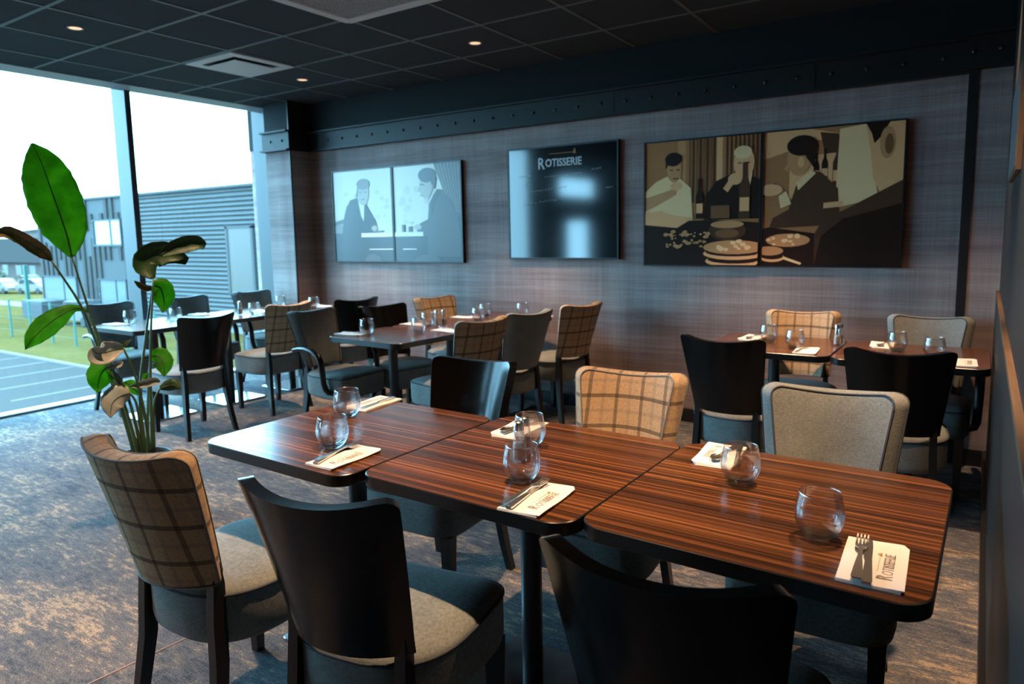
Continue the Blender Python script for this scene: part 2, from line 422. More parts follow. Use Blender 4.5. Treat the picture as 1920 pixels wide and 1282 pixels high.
# back wall: wallpaper below, dark paint above the beam
bm = bmesh.new(); bx(bm, -6.75, 2.6, YB, YB+0.15, 0, 2.36); obj('wall_back', bm, M['wallpaper'], kind='structure')
bm = bmesh.new(); bx(bm, -6.75, 2.6, YB-0.012, YB+0.15, 2.36, 3.05); obj('wall_back_upper', bm, M['wall_dark'], kind='structure')
# corner pillar by the glazing
PX0, PX1, PY = -6.12, -5.75, 4.66
bm = bmesh.new(); bx(bm, PX0, PX1, PY, YB, 0, 2.36); obj('wall_pillar', bm, M['wallpaper'], kind='structure')
bm = bmesh.new(); bx(bm, PX0, PX1, PY, YB, 2.36, CZ); obj('wall_pillar_upper', bm, M['wall_dark'], kind='structure')
bm = bmesh.new(); bx(bm, PX1-0.004, PX1+0.006, PY-0.006, PY+0.012, 0, CZ)
obj('trim_3', bm, M['black_paint'], kind='structure')
# pilaster at the right end with an angle trim on its corner
QX, QY = -0.118, 4.83
bm = bmesh.new(); bx(bm, QX, 0.2, QY, YB, 0, 2.36); obj('wall_pilaster', bm, M['wallpaper'], kind='structure')
bm = bmesh.new(); bx(bm, QX, 0.2, QY, YB, 2.36, CZ); obj('wall_pilaster_upper', bm, M['wall_dark'], kind='structure')
bm = bmesh.new(); bx(bm, QX-0.006, QX+0.042, QY-0.006, QY, 0, 2.27); bx(bm, QX-0.006, QX, QY, YB, 0, 2.27)
obj('trim_4', bm, M['black_paint'], kind='structure')
# riveted steel beam round the back wall
def beam(bm, x0, x1, yf):
    bx(bm, x0, x1, yf, yf+0.03, 2.285, 2.45)
    bx(bm, x0, x1, yf-0.035, yf+0.03, 2.270, 2.285)
    bx(bm, x0, x1, yf-0.035, yf+0.03, 2.450, 2.465)
def rivets(bm, xs, yf):
    for x in xs:
        n0 = len(bm.verts)
        lathe(bm, [(0.013, 0), (0.0115, 0.006), (0.007, 0.010), (0, 0.0115)], 10)
        bm.verts.ensure_lookup_table()
        for v in bm.verts[n0:]:
            a, b_, c = v.co; v.co = (x+a, yf-c, 2.368+b_)
bm = bmesh.new(); beam(bm, PX1, QX, YB-0.03-0.012)
for xs in (-2.35, -0.95): bx(bm, xs-0.002, xs+0.002, YB-0.045, YB-0.04, 2.285, 2.45)
b1 = obj('trim_5', bm, M['beam'], kind='structure')
bm = bmesh.new(); rivets(bm, [-5.455+0.2*i for i in range(27)], YB-0.042); obj('rivets', bm, M['black_paint'], b1, smooth=50)
bm = bmesh.new(); beam(bm, PX0-0.01, PX1+0.03, PY-0.03)
bx(bm, PX1, PX1+0.03, PY, YB-0.04, 2.285, 2.45); bx(bm, PX1, PX1+0.035, PY, YB-0.04, 2.27, 2.285); bx(bm, PX1, PX1+0.035, PY, YB-0.04, 2.45, 2.465)
b2 = obj('trim_6', bm, M['beam'], kind='structure')
bm = bmesh.new(); rivets(bm, [-5.995, -5.82], PY-0.03); obj('rivets', bm, M['black_paint'], b2, smooth=50)
bm = bmesh.new(); beam(bm, QX-0.02, 0.09, QY-0.03); b3 = obj('trim_7', bm, M['beam'], kind='structure')
bm = bmesh.new(); rivets(bm, [-0.105, 0.02], QY-0.03); obj('rivets', bm, M['black_paint'], b3, smooth=50)
# baseboard
bm = bmesh.new(); bx(bm, PX1, QX, YB-0.014, YB, 0, 0.085); bx(bm, PX1, QX, YB-0.009, YB, 0.085, 0.098)
bx(bm, QX, 0.05, QY-0.014, QY, 0, 0.085); bx(bm, QX, 0.05, QY-0.009, QY, 0.085, 0.098)
bevel_all(bm, 0.002, 1); obj('baseboard_back', bm, M['black_paint'], kind='structure')
# right partition: panelled wainscot, ledge, upper panel
WY0 = 1.0
bm = bmesh.new(); bx(bm, 0.068, 0.2, WY0, QY, 0, 1.02); obj('wall_right', bm, M['panel'], kind='structure')
bm = bmesh.new(); bx(bm, 0.0825, 0.2, WY0, QY, 1.04, CZ); obj('wall_right_upper', bm, M['panel'], kind='structure')
bm = bmesh.new(); bx(bm, 0.066, 0.2, WY0-0.005, QY, 1.02, 1.04); bevel_all(bm, 0.002, 1); obj('trim_8', bm, M['oak'], kind='structure')
bm = bmesh.new(); bx(bm, 0.050, 0.068, WY0, QY, 0, 0.09); bx(bm, 0.055, 0.068, WY0, QY, 0.09, 0.10); obj('baseboard_right', bm, M['black_paint'], kind='structure')
# rest of the room behind the camera
bm = bmesh.new(); bx(bm, 2.5, 2.65, -7.5, YB, 0, 3.05); obj('wall_far_right', bm, M['front_wall'], kind='structure')
bm = bmesh.new(); bx(bm, -6.75, 2.6, -7.65, -7.5, 0, 3.05); obj('wall_front', bm, M['front_wall'], kind='structure')
# left wall behind the camera, with two small openings and a glazed bay
bm = bmesh.new()
sh = lambda x, y, z: (x+gx(y), y, z)
def lw(y0, y1, z0, z1): bx(bm, -6.60, -6.52, y0, y1, z0, 2.96 if z1 == CZ else z1)
for a in ((-4.3, -2.95, 0, CZ), (-1.5, -0.48, 0, CZ), (-2.95, -1.5, 2.42, CZ), (-2.95, -1.5, 1.62, 2.08), (-2.95, -1.5, 0, 0.6), (-2.95, -2.7, 0.6, 1.62), (-1.8, -1.5, 0.6, 1.62), (-7.5, -4.3, 0, CZ)): lw(*a)
obj('wall_left', bm, M['front_wall'], kind='structure')
# glazed wall: sill, header, mullions, panes
WS = -0.48
sh = lambda x, y, z: (x+gx(y), y, z)
bm = bmesh.new(); bx(bm, -6.75, -6.58, WS, 4.92, -0.1, 0.012)
obj('trim_9', bm, M['sill'], kind='structure')
bm = bmesh.new(); bx(bm, -6.40, -6.14, -7.5, 4.92, CZ-0.006, CZ+0.30, sh=sh); bx(bm, -6.85, -6.30, -7.5, 4.93, 2.95, 3.05); obj('trim_10', bm, M['alu_light'], kind='structure')
ys = [WS, 0.80, 2.00, 3.447, 4.905]
for i in range(4):
    wn = empty('window_%d' % (i+1)); wn['kind'] = 'structure'
    a, b_ = ys[i], ys[i+1]
    bm = bmesh.new()
    if i == 3: bx(bm, -6.62, PX0-0.002, b_-0.02, b_+0.03, 0.012, 2.95)
    else: bx(bm, -6.62, -6.40, b_-0.027, b_+0.027, 0.012, 2.95)
    bx(bm, -6.62, -6.57, a+0.027, b_-0.022, 0.012, 0.02); bx(bm, -6.62, -6.57, a+0.027, b_-0.022, 2.92, 2.95)
    bevel_all(bm, 0.003, 1)
    obj('window_frame', bm, M['alu'], wn)
    bm = bmesh.new(); vs = [bm.verts.new((-6.60, y, z)) for y, z in ((a+0.027, 0.02), (b_-0.025, 0.02), (b_-0.025, 2.92), (a+0.027, 2.92))]
    bm.faces.new(vs); obj('pane', bm, M['pane'], wn)

# ---------------------------------------------------------------- ceiling fittings
def downlight(x, y, label, grp='warm downlights in the ceiling', k=1.0):
    t = empty('downlight', (x, y, CZ)); tag(t, label, 'ceiling light', grp)
    bm = bmesh.new(); lathe(bm, [(0.036, 0.0), (0.036, -0.004), (0.041, -0.006), (0.046, -0.004), (0.046, 0.0)], 28)
    obj('trim_ring', bm, M['white_metal'], t, smooth=40)
    bm = bmesh.new(); lathe(bm, [(0, -0.002), (0.036, -0.002)], 28); obj('lamp_face', bm, LAMPFACE, t)
    l = bpy.data.lights.new('downlight_beam', 'SPOT'); l.energy = LAMP_POWER*k; l.color = LAMP_COL
    l.spot_size = math.radians(68); l.spot_blend = 1.0; l.shadow_soft_size = 0.03
    lo = bpy.data.objects.new('downlight_beam', l); link(lo, t); lo.location = (0, 0, -0.012)
    return t
LAMPFACE = bpy.data.materials.new('lamp_face'); LAMPFACE.use_nodes = True
_b = LAMPFACE.node_tree.nodes['Principled BSDF']; S(_b, Base_Color=(0.8, 0.6, 0.4, 1), Emission_Color=(1.0, 0.58, 0.32, 1), Emission_Strength=1.25)
downlight(-4.81, 2.30, 'small warm downlight in a ceiling tile above the tall plant')
downlight(-4.90, 4.15, 'small warm downlight beside the square white ceiling diffuser')
downlight(-3.05, 4.13, 'small warm downlight in the dark ceiling above the menu board')
downlight(-1.20, 4.11, 'warm downlight above the two tables by the back wall')
downlight(-2.90, 1.66, 'warm downlight above the front row of tables, window end')
downlight(-1.35, 1.66, 'warm downlight above the front row of tables, middle table')
downlight(-4.20, -0.18, 'warm downlight over the bare carpet, window side')
downlight(-2.65, -0.10, 'added unseen downlight warming the back of the near plaid chair')  # added out of view so the plaid backrest gets warm light
for x_ in (-4.0, -1.5, 1.0):
    for y_ in (-2.2, -4.4): downlight(x_, y_, 'warm downlight in the rear part of the room')
downlight(-0.10, 4.05, 'added unseen downlight warming the wall in the corner by the right partition', k=0.55)  # extra weak lamp, added to turn the bluish right end of the wall browner
downlight(-0.15, 2.25, 'warm downlight beside the right partition, over the right table')
# square supply diffuser in one tile
t = empty('ceiling_diffuser', (-4.845, 3.515, CZ)); tag(t, 'square white air diffuser with a raised centre plate in the dark ceiling', 'ceiling vent')
def ring(bm, ho, hi, z0, z1):
    loft(bm, [[(x*ho, y*ho, z0) for x, y in ((1, 1), (-1, 1), (-1, -1), (1, -1))], [(x*ho, y*ho, z1) for x, y in ((1, 1), (-1, 1), (-1, -1), (1, -1))],
              [(x*hi, y*hi, z1) for x, y in ((1, 1), (-1, 1), (-1, -1), (1, -1))], [(x*hi, y*hi, z0+0.03) for x, y in ((1, 1), (-1, 1), (-1, -1), (1, -1))]], cap0=False, cap1=False)
bm = bmesh.new(); ring(bm, 0.285, 0.205, 0.0, -0.010); obj('frame', bm, M['white_metal'], t)
bm = bmesh.new(); bx(bm, -0.205, 0.205, -0.205, 0.205, -0.001, 0.001); obj('recess', bm, M['dark_slot'], t)
bm = bmesh.new(); bx(bm, -0.165, 0.165, -0.165, 0.165, -0.022, -0.016); bevel_all(bm, 0.002, 1); obj('centre_plate', bm, M['white_metal'], t)
bm = bmesh.new()
for sx in (-1, 1):
    for sy in (-1, 1): bx(bm, sx*0.13-0.004, sx*0.13+0.004, sy*0.13-0.004, sy*0.13+0.004, -0.016, 0)
obj('bracket', bm, M['alu'], t)
# air-conditioning cassette
t = empty('air_conditioner', (-2.86, 2.735, CZ-0.003)); tag(t, 'white ceiling air-conditioning cassette with a square grille', 'air conditioner')
bm = bmesh.new(); R0 = rrect(0.475, 0.475, 0.045); R1 = rrect(0.462, 0.462, 0.04); Ri = rrect(0.40, 0.40, 0.01); Rj = rrect(0.395, 0.395, 0.01)
loft(bm, [[(x, y, 0) for x, y in R0], [(x, y, -0.022) for x, y in R0], [(x, y, -0.034) for x, y in R1], [(x, y, -0.034) for x, y in Ri], [(x, y, -0.020) for x, y in Rj]], cap0=False, cap1=False)
obj('panel', bm, M['white_metal'], t, smooth=35)
bm = bmesh.new(); bx(bm, -0.395, 0.395, -0.395, 0.395, -0.012, -0.010); obj('filter', bm, M['dark_slot'], t)
bm = bmesh.new()
for i in range(37):
    p = -0.388+i*0.0215; bx(bm, -0.395, 0.395, p-0.0045, p+0.0045, -0.030, -0.024); 
for i in range(25):
    p = -0.388+i*0.0323; bx(bm, p-0.0045, p+0.0045, -0.395, 0.395, -0.029, -0.020)
obj('grille', bm, simple('grey_grille', (0.42, 0.43, 0.43), 0.5), t)
bm = bmesh.new(); bx(bm, 0.36, 0.46, 0.40, 0.44, -0.0385, -0.034); obj('louver', bm, M['dark_slot'], t)
bm = bmesh.new(); lathe(bm, [(0, -0.037), (0.006, -0.036), (0.007, -0.033)], 10, -0.443, 0.443); obj('indicator', bm, simple('green_lamp', (0.2, 0.6, 0.35), 0.3), t)
# ---------------------------------------------------------------- chairs
def lerp(a, b, t): return a+(b-a)*t
def back_edge_y(z):
    t = (z-0.50)/0.385
    return -0.180-0.088*t-0.012*t*t
def back_hw(z, top=0.214, bot=0.170):
    return lerp(bot, top, min(1, max(0, (z-0.52)/0.36)))
SAG = 0.070
def back_surface(u, z, top, bot):
    hw = back_hw(z, top, bot)
    dy = SAG*2.3*abs(u)**1.3*(1 if u > 0 else -1)/hw          # slope of the plan curve
    k = 1/math.sqrt(1+dy*dy)
    return hw*u, back_edge_y(z)-SAG*(1-abs(u)**2.3), -dy*k, k
def back_shell(z0, z1, dip, thick, rt, rb, top, bot, nu=22, nv=10, puff=0.0, lip=0.0, bulge=0.0):
    bm = bmesh.new(); F, B = [], []
    us = [-math.cos(PI*i/nu) for i in range(nu+1)]
    for u in us:
        hw = top
        ax = abs(u)*hw; zt = z1-dip*(1-u*u); zb = z0-lip*(1-u*u)
        if ax > hw-rt: zt -= rt*(1-math.sqrt(max(0, 1-((ax-(hw-rt))/rt)**2)))
        if ax > hw-rb: zb += rb*(1-math.sqrt(max(0, 1-((ax-(hw-rb))/rb)**2)))
        fr, bk = [], []
        for j in range(nv+1):
            v = (1-math.cos(PI*j/nv))/2; z = lerp(zb, zt, v)
            x, y, nx_, ny_ = back_surface(u, z, top, bot)
            ed = min(1, (1-abs(u))*hw/0.06); ev = min(1, min(z-zb, zt-z)/0.06)
            pf = puff*(1-(1-ed)**2)*(1-(1-ev)**2)
            q1, q2 = thick/2+pf, thick/2+pf*0.35
            fr.append(bm.verts.new((x+nx_*q1, y+ny_*q1, z))); bk.append(bm.verts.new((x-nx_*q2, y-ny_*q2, z)))
        F.append(fr); B.append(bk)
    for i in range(nu):
        for j in range(nv):
            bm.faces.new((F[i][j], F[i+1][j], F[i+1][j+1], F[i][j+1])); bm.faces.new((B[i][j], B[i][j+1], B[i+1][j+1], B[i+1][j]))
    def loop(G): return [c[0] for c in G]+[v for v in G[-1][1:]]+[c[-1] for c in G[::-1][1:]]+[v for v in G[0][::-1][1:-1]]
    lf, lb = loop(F), loop(B); n = len(lf)
    steps = 4 if bulge else 1
    rings = [lf]
    for q in range(1, steps):
        t = q/steps; ring = []
        for k in range(n):
            p = lf[k].co.lerp(lb[k].co, t); d = lf[(k+1) % n].co-lf[k-1].co
            o = Vector((d.z, 0, -d.x))
            if o.length > 1e-6: o.normalize()
            ring.append(bm.verts.new(p+o*bulge*math.sin(PI*t)))
        rings.append(ring)
    rings.append(lb)
    for A, C in zip(rings, rings[1:]):
        for k in range(n): bm.faces.new((A[k], A[(k+1) % n], C[(k+1) % n], C[k]))
    return bm, [v.co.copy() for v in lf], [v.co.copy() for v in lb]
def seat_plan(hx, hyf, hyr, n=44, nf=6.0, nr=2.7):
    pts = []
    for k in range(n):
        a = 2*PI*k/n; c, s = math.cos(a), math.sin(a); e = nf if s >= 0 else nr
        x = hx*math.copysign(abs(c)**(2/e), c); y = (hyf if s >= 0 else hyr)*math.copysign(abs(s)**(2/e), s)
        pts.append((x*(1-0.03*max(0, -s)), y))
    return pts
def leg_bm(pts, ws, ds):
    bm = bmesh.new()
    loft(bm, [[(p[0]+sx*w_/2, p[1]+sy*d_/2, p[2]) for sx, sy in ((1, 1), (-1, 1), (-1, -1), (1, -1))] for p, w_, d_ in zip(pts, ws, ds)])
    bevel_all(bm, 0.003, 1, 40)
    return bm
def make_chair(kind, arms=False):
    root = empty('dining_chair' if not arms else 'dining_armchair')
    fab = M['grey_fabric']; pm = M['piping_dark']
    # seat: deep box cushion with a rounded rear
    hx, hf, hr = 0.225, 0.228, 0.232
    loops = []
    for z, ins in ((0.315, 0.030), (0.318, 0.014), (0.330, 0.004), (0.350, 0), (0.448, 0), (0.462, 0.003), (0.472, 0.012), (0.480, 0.035), (0.487, 0.085), (0.491, 0.15)):
        loops.append([(x*(1-ins/hx), y*(1-ins/hf), z) for x, y in seat_plan(hx, hf, hr)])
    bm = bmesh.new(); loft(bm, loops); seat = obj('seat', bm, fab, root, smooth=60)
    bm = bmesh.new(); tube(bm, [(x*1.002, y*1.002, 0.461) for x, y in seat_plan(hx, hf, hr)], 0.0042, 6, closed=True); obj('piping', bm, pm, seat, smooth=True)
    # legs
    for s in (-1, 1):
        obj('leg', leg_bm([(s*0.182, 0.185, 0), (s*0.184, 0.185, 0.325)], (0.030, 0.044), (0.030, 0.044)), M['leg_wood'], root)
        zt = 0.56
        zs = (0, 0.12, 0.28, 0.40, 0.50, zt)
        ysr = (-0.262, -0.236, -0.212, -0.206, -0.200, back_edge_y(zt)-0.01)
        xs = (0.184, 0.172, 0.158, 0.152, 0.151, 0.153)
        obj('leg', leg_bm([(s*x, y, z) for x, y, z in zip(xs, ysr, zs)], (0.028, 0.029, 0.030, 0.030, 0.028, 0.024), (0.032, 0.036, 0.042, 0.042, 0.036, 0.024)), M['leg_wood'], root, smooth=40)
    if kind == 'wood':
        bm, lf, lb = back_shell(0.496, 0.896, 0.024, 0.034, 0.030, 0.004, 0.208, 0.166)
        bevel_all(bm, 0.004, 2, 50)
        bk = obj('backrest', bm, M['black_wood'], root, smooth=45)
    else:
        fm = M['plaid'] if kind == 'plaid' else fab
        bm, lf, lb = back_shell(0.505, 0.900, 0.024, 0.062, 0.038, 0.012, 0.202, 0.152, puff=0.008, lip=0.004, bulge=0.007)
        bk = obj('backrest', bm, fm, root, smooth=50)
        pc = M['piping_grey'] if kind == 'plaid' else pm
        bm = bmesh.new()
        tube(bm, lf, 0.0036, 6, closed=True); tube(bm, lb, 0.0036, 6, closed=True)
        obj('piping', bm, pc, bk, smooth=True)
    if arms:
        for s in (-1, 1):
            pts = [(0.232, -0.235, 0.635), (0.240, -0.17, 0.648), (0.250, -0.09, 0.655), (0.256, -0.01, 0.648), (0.258, 0.045, 0.620), (0.258, 0.072, 0.570), (0.257, 0.080, 0.500), (0.256, 0.085, 0.440), (0.254, 0.098, 0.395), (0.245, 0.118, 0.372), (0.218, 0.135, 0.365)]
            bm = bmesh.new(); tube(bm, [(s*x, y, z) for x, y, z in pts], [0.015, 0.017, 0.019, 0.020, 0.021, 0.021, 0.020, 0.019, 0.019, 0.018, 0.016], 10, flat=(0.85, 1.15))
            obj('armrest', bm, M['leg_wood'], root, smooth=50)
    return root
PROTO = {}
CH_GROUP = {'wood': 'chairs with black wooden backs', 'plaid': 'chairs with tan plaid backs', 'grey': 'chairs with grey fabric backs', 'arm': 'grey armchairs with black wooden arms'}
def chair(kind, tx, ty, rz_deg, label):
    """tx, ty: where the middle of the back's top edge ends stand; rz 0 = facing +y"""
    a = math.radians(rz_deg); off = 0.268
    x = tx-math.sin(a)*off; y = ty+math.cos(a)*off
    if kind not in PROTO:
        o = PROTO[kind] = make_chair('grey' if kind == 'arm' else kind, kind == 'arm')
    else: o = copy_tree(PROTO[kind])
    o.location = (x, y, 0); o.rotation_euler = (0, 0, a)
    return tag(o, label, 'armchair' if kind == 'arm' else 'chair', CH_GROUP[kind])
# front row, near side
chair('plaid', -1.815, 0.948, 4, 'tan plaid chair at the near side of the front row, closest to the bare carpet')
chair('wood', -1.166, 0.977, 9.4, 'black wooden-back chair directly right of the near plaid chair, seat half in shadow')
chair('wood', -0.418, 1.045, 2.7, 'black wooden-back chair nearest the lens, cut off by the bottom of the photo')
# front row, far side
chair('wood', -1.79, 2.33, 180+4, 'black wooden-back chair behind the front row, its shiny back reflecting blue light')
chair('plaid', -1.083, 2.365, 180+5, 'tan plaid chair with bright checks behind the middle table of the front row')
chair('grey', -0.387, 2.405, 180+3, 'large grey fabric chair with dark piping behind the right table of the front row')
# two tables by the back wall, right
chair('wood', -1.055, 3.44, -3, 'black wooden-back chair at the left of the two tables under the sepia pictures')
chair('wood', -0.286, 3.425, 7, 'black wooden-back chair near the right partition, under the sepia pictures')
chair('plaid', -0.93, 4.64, 180+6, 'tan plaid chair between the back wall and the tables under the sepia pictures')
chair('arm', -0.242, 4.647, 180, 'grey armchair in the corner by the right partition and the back wall')
# middle run, window side
chair('arm', -4.014, 3.395, -90, 'grey armchair at the left end of the middle run, curved black arm in view')
chair('wood', -3.835, 3.925, -90-15, 'black wooden-back chair at the middle run facing right, seat turned to the lens')
chair('plaid', -3.84, 4.56, -90-14, 'small tan plaid chair by the back wall on the far side of the middle run')
# middle run, right side
chair('plaid', -2.60, 3.49, 90-12, 'tan plaid chair, first of the three along the right of the middle run')
chair('grey', -2.55, 3.955, 90-13, 'grey fabric chair between two plaid chairs at the right of the middle run')
chair('plaid', -2.47, 4.55, 90-14, 'tan plaid chair standing free against the back wall under the menu board')
# window run
chair('wood', -4.59, 2.895, 90-3, 'black wooden-back chair at the window run, just behind the plant')
chair('plaid', -4.667, 3.665, 90-3, 'tan plaid chair at the window run, seen from behind left of the grey armchair')
chair('wood', -4.505, 4.26, 90-13, 'black wooden-back chair at the far end of the window run, below the pale pictures')
chair('arm', -6.19, 3.03, -90-2, 'grey armchair against the glazing at the near end of the window run, behind plant stems')
chair('arm', -6.15, 3.72, -90-2, 'grey armchair against the glazing in the middle of the window run')
chair('arm', -6.07, 4.37, -90-4, 'grey armchair in front of the corner pillar at the far end of the window run')

# ---------------------------------------------------------------- tables
TT = 0.75
def make_table(hx, hy, r=0.065):
    root = empty('dining_table')
    bm = bmesh.new(); R_ = rrect(hx, hy, r, 8); R2 = [(x*(1-0.0025/hx), y*(1-0.0025/hy)) for x, y in R_]
    rs = loft(bm, [[(x, y, TT-0.036) for x, y in R2], [(x, y, TT-0.034) for x, y in R_], [(x, y, TT-0.002) for x, y in R_], [(x, y, TT) for x, y in R2]], mi=1)
    bm.faces.ensure_lookup_table(); bm.faces[-1].material_index = 0
    obj('tabletop', bm, [M['veneer'], M['edge']], root, smooth=18)
    bm = bmesh.new(); lathe(bm, [(0.032, 0.012), (0.032, TT-0.044)], 28, cap0=True, cap1=True); obj('pole', bm, M['pole'], root, smooth=40)
    bm = bmesh.new(); bx(bm, -0.15, 0.15, -0.15, 0.15, TT-0.044, TT-0.036); obj('mounting_plate', bm, M['pole'], root)
    bm = bmesh.new(); P0 = rrect(0.205, 0.205, 0.02, 4); loft(bm, [[(x, y, 0.003) for x, y in P0], [(x, y, 0.011) for x, y in P0], [(x*0.992, y*0.992, 0.0125) for x, y in P0]])
    obj('base_plate', bm, M['steel'], root)
    bm = bmesh.new()
    for sx in (-1, 1):
        for sy in (-1, 1): lathe(bm, [(0.012, 0), (0.012, 0.003)], 10, sx*0.16, sy*0.16, cap0=True, cap1=True)
    obj('floor_glide', bm, M['edge'], root)
    return root
TPROTO = {}
def table(x, y, hx, hy, rz, label, grp):
    k = (hx, hy)
    if k not in TPROTO: o = TPROTO[k] = make_table(hx, hy)
    else: o = copy_tree(TPROTO[k])
    o.location = (x, y, 0); o.rotation_euler = (0, 0, math.radians(rz))
    return tag(o, label, 'table', grp)
G1 = 'front row of three tables'; G2 = 'two tables by the back wall'; G3 = 'middle run of three tables'; G4 = 'window run of three tables'
table(-1.797, 1.668, 0.344, 0.372, -1.0, 'dark striped wood table at the left end of the front row, its corner glaring white', G1)
table(-1.101, 1.712, 0.346, 0.374, -1.0, 'dark striped wood table in the middle of the front row, with salt and pepper', G1)
table(-0.396, 1.733, 0.357, 0.374, -0.8, 'striped wood table at the right end of the front row, most orange in the lamplight', G1)
table(-0.988, 4.20, 0.345, 0.33, 0, 'dark wood table under the sepia pictures, left of the pair, with two shakers', G2)
table(-0.290, 4.17, 0.345, 0.33, 0, 'dark wood table under the sepia pictures, touching the right partition', G2)
ca, sa = math.cos(math.radians(4.6)), math.sin(math.radians(4.6))
for i, lb in enumerate(('dark table at the near end of the middle run, its corner pointing to the lens', 'dark table in the middle of the middle run, between plaid and black chairs', 'dark table at the far end of the middle run, close to the back wall')):
    d = 0.285+0.57*i
    table(-2.985+sa*d-ca*0.35, 3.14+ca*d+sa*0.35, 0.35, 0.2845, -4.6, lb, G3)
for i, lb in enumerate(('white-glaring table at the near end of the window run, behind the plant', 'white-glaring table in the middle of the window run, behind the black-backed chair', 'white-glaring table at the far end of the window run, by the corner pillar')):
    table(-5.535+gx(2.3)+0.02*i, 3.03+0.65*i, 0.35, 0.3245, 0, lb, G4)
# ---------------------------------------------------------------- tableware
def make_tumbler():
    bm = bmesh.new()
    base = [(0.0, 0.0), (0.022, 0.0), (0.030, 0.003), (0.039, 0.014)]
    side = [(0.039, 0.014), (0.047, 0.029), (0.0512, 0.043), (0.0518, 0.054), (0.0500, 0.069), (0.0470, 0.085), (0.0442, 0.0985)]
    lip = [(0.0442, 0.0985), (0.0440, 0.1015), (0.0432, 0.1025), (0.0422, 0.1015), (0.0424, 0.0985)]
    inn = [(0.0424, 0.0985), (0.0455, 0.084), (0.0486, 0.069), (0.0504, 0.054), (0.0498, 0.043), (0.0456, 0.030), (0.0365, 0.0175)]
    well = [(0.0365, 0.0175), (0.020, 0.0115), (0.0, 0.0105)]
    for pr, mi in ((base, 1), (side, 0), (lip, 2), (inn, 0), (well, 1)): lathe(bm, pr, 36, mi=mi)
    bmesh.ops.remove_doubles(bm, verts=bm.verts, dist=0.00005)
    return obj('drinking_glass', bm, [M['tumbler'], M['tumbler_base'], M['rim']], smooth=70)
GP = []
def glass(x, y, label, z=TT):
    if GP: o = GP[0].copy(); COL.objects.link(o)
    else: o = make_tumbler(); GP.append(o)
    o.location = (x, y, z+0.0005); o.rotation_euler = (0, 0, 0)
    return tag(o, label, 'glass', 'empty stemless tumblers')
def make_shaker(fill):
    t = empty('shaker')
    bm = bmesh.new(); lathe(bm, [(0, 0), (0.020, 0), (0.0225, 0.003), (0.0215, 0.03), (0.0165, 0.088), (0.0145, 0.098), (0.012, 0.098), (0.0145, 0.086), (0.0195, 0.03), (0.019, 0.010), (0, 0.009)], 24)
    obj('body', bm, M['shaker_glass'], t, smooth=40)
    bm = bmesh.new(); lathe(bm, [(0, 0.0105), (0.0175, 0.0105), (0.0188, 0.03), (0.0165, 0.056), (0, 0.058)], 20); obj('contents', bm, fill, t, smooth=40)
    bm = bmesh.new(); lathe(bm, [(0.0152, 0.096), (0.0152, 0.112), (0.013, 0.119), (0.006, 0.123), (0, 0.124)], 24); obj('cap', bm, M['chrome'], t, smooth=40)
    return t
SP = {}
def shaker(kind, x, y, label, z=TT):
    if kind in SP: o = copy_tree(SP[kind])
    else: o = SP[kind] = make_shaker(M['salt'] if kind == 'salt' else M['pepper'])
    o.location = (x, y, z+0.0005)
    return tag(o, label, 'shaker', 'glass salt and pepper shakers')
NAP = {}
def make_napkin(logo):
    t = empty('napkin'); r = random.Random(3)
    hx, hy = 0.058, 0.110
    bm = bmesh.new()
    for i, (ix, iy, z0, z1) in enumerate(((0.0, 0.0, 0.0, 0.0022), (0.001, 0.003, 0.0023, 0.0044), (0.0, 0.006, 0.0045, 0.0066))):
        nx, ny = 8, 12; top = []; bot = []
        for a in range(nx+1):
            ct, cb_ = [], []
            for b_ in range(ny+1):
                u, v = a/nx, b_/ny; x = lerp(-hx, hx-ix*2-0.003*(2-i), u); y = lerp(-hy+iy*0.4, hy-iy, v)
                if a == nx and b_ == ny: x -= 0.010; y -= 0.002
                wv_ = 0.0012*i*math.sin(3+7*v+4*u)*0.6
                e = min(1, u*nx/1.0)
                zt = z1+wv_ if e > 0.5 else (z1+wv_)*0.86
                ct.append(bm.verts.new((x, y, zt))); cb_.append(bm.verts.new((x, y, z0+wv_*0.9)))
            top.append(ct); bot.append(cb_)
        for a in range(nx):
            for b_ in range(ny):
                bm.faces.new((top[a][b_], top[a+1][b_], top[a+1][b_+1], top[a][b_+1])); bm.faces.new((bot[a][b_], bot[a][b_+1], bot[a+1][b_+1], bot[a+1][b_]))
            bm.faces.new((top[a][0], bot[a][0], bot[a+1][0], top[a+1][0])); bm.faces.new((top[a][ny], top[a+1][ny], bot[a+1][ny], bot[a][ny]))
        for b_ in range(ny):
            bm.faces.new((top[0][b_], top[0][b_+1], bot[0][b_+1], bot[0][b_])); bm.faces.new((top[nx][b_], bot[nx][b_], bot[nx][b_+1], top[nx][b_+1]))
    obj('paper', bm, M['paper'], t)
    if logo:
        rot = (0, 0, PI/2); z = 0.0082
        text_obj('logo', 'R', 0.040, M['ink'], t, (0.036, -0.078, z), rot, 'LEFT', 0.0002, 0.78)
        text_obj('logo', 'OTISSERIE', 0.028, M['ink'], t, (0.036, -0.056, z), rot, 'LEFT', 0.0002, 0.80)
        bm = bmesh.new(); bx(bm, 0.0085, 0.0095, -0.045, 0.035, z-0.0002, z+0.0002)
        for p in (((0.012, 0.030), (0.012, 0.042), (0.002, 0.036)),):
            bm.faces.new([bm.verts.new((x, y, z+0.0002)) for x, y in p])
        obj('emblem', bm, M['ink_gold'], t)
    return t
def napkin(x, y, rz, label, logo=False, z=TT):
    if logo in NAP: o = copy_tree(NAP[logo])
    else: o = NAP[logo] = make_napkin(logo)
    o.location = (x, y, z+0.0004); o.rotation_euler = (0, 0, math.radians(rz))
    return tag(o, label, 'napkin', 'folded paper napkins')
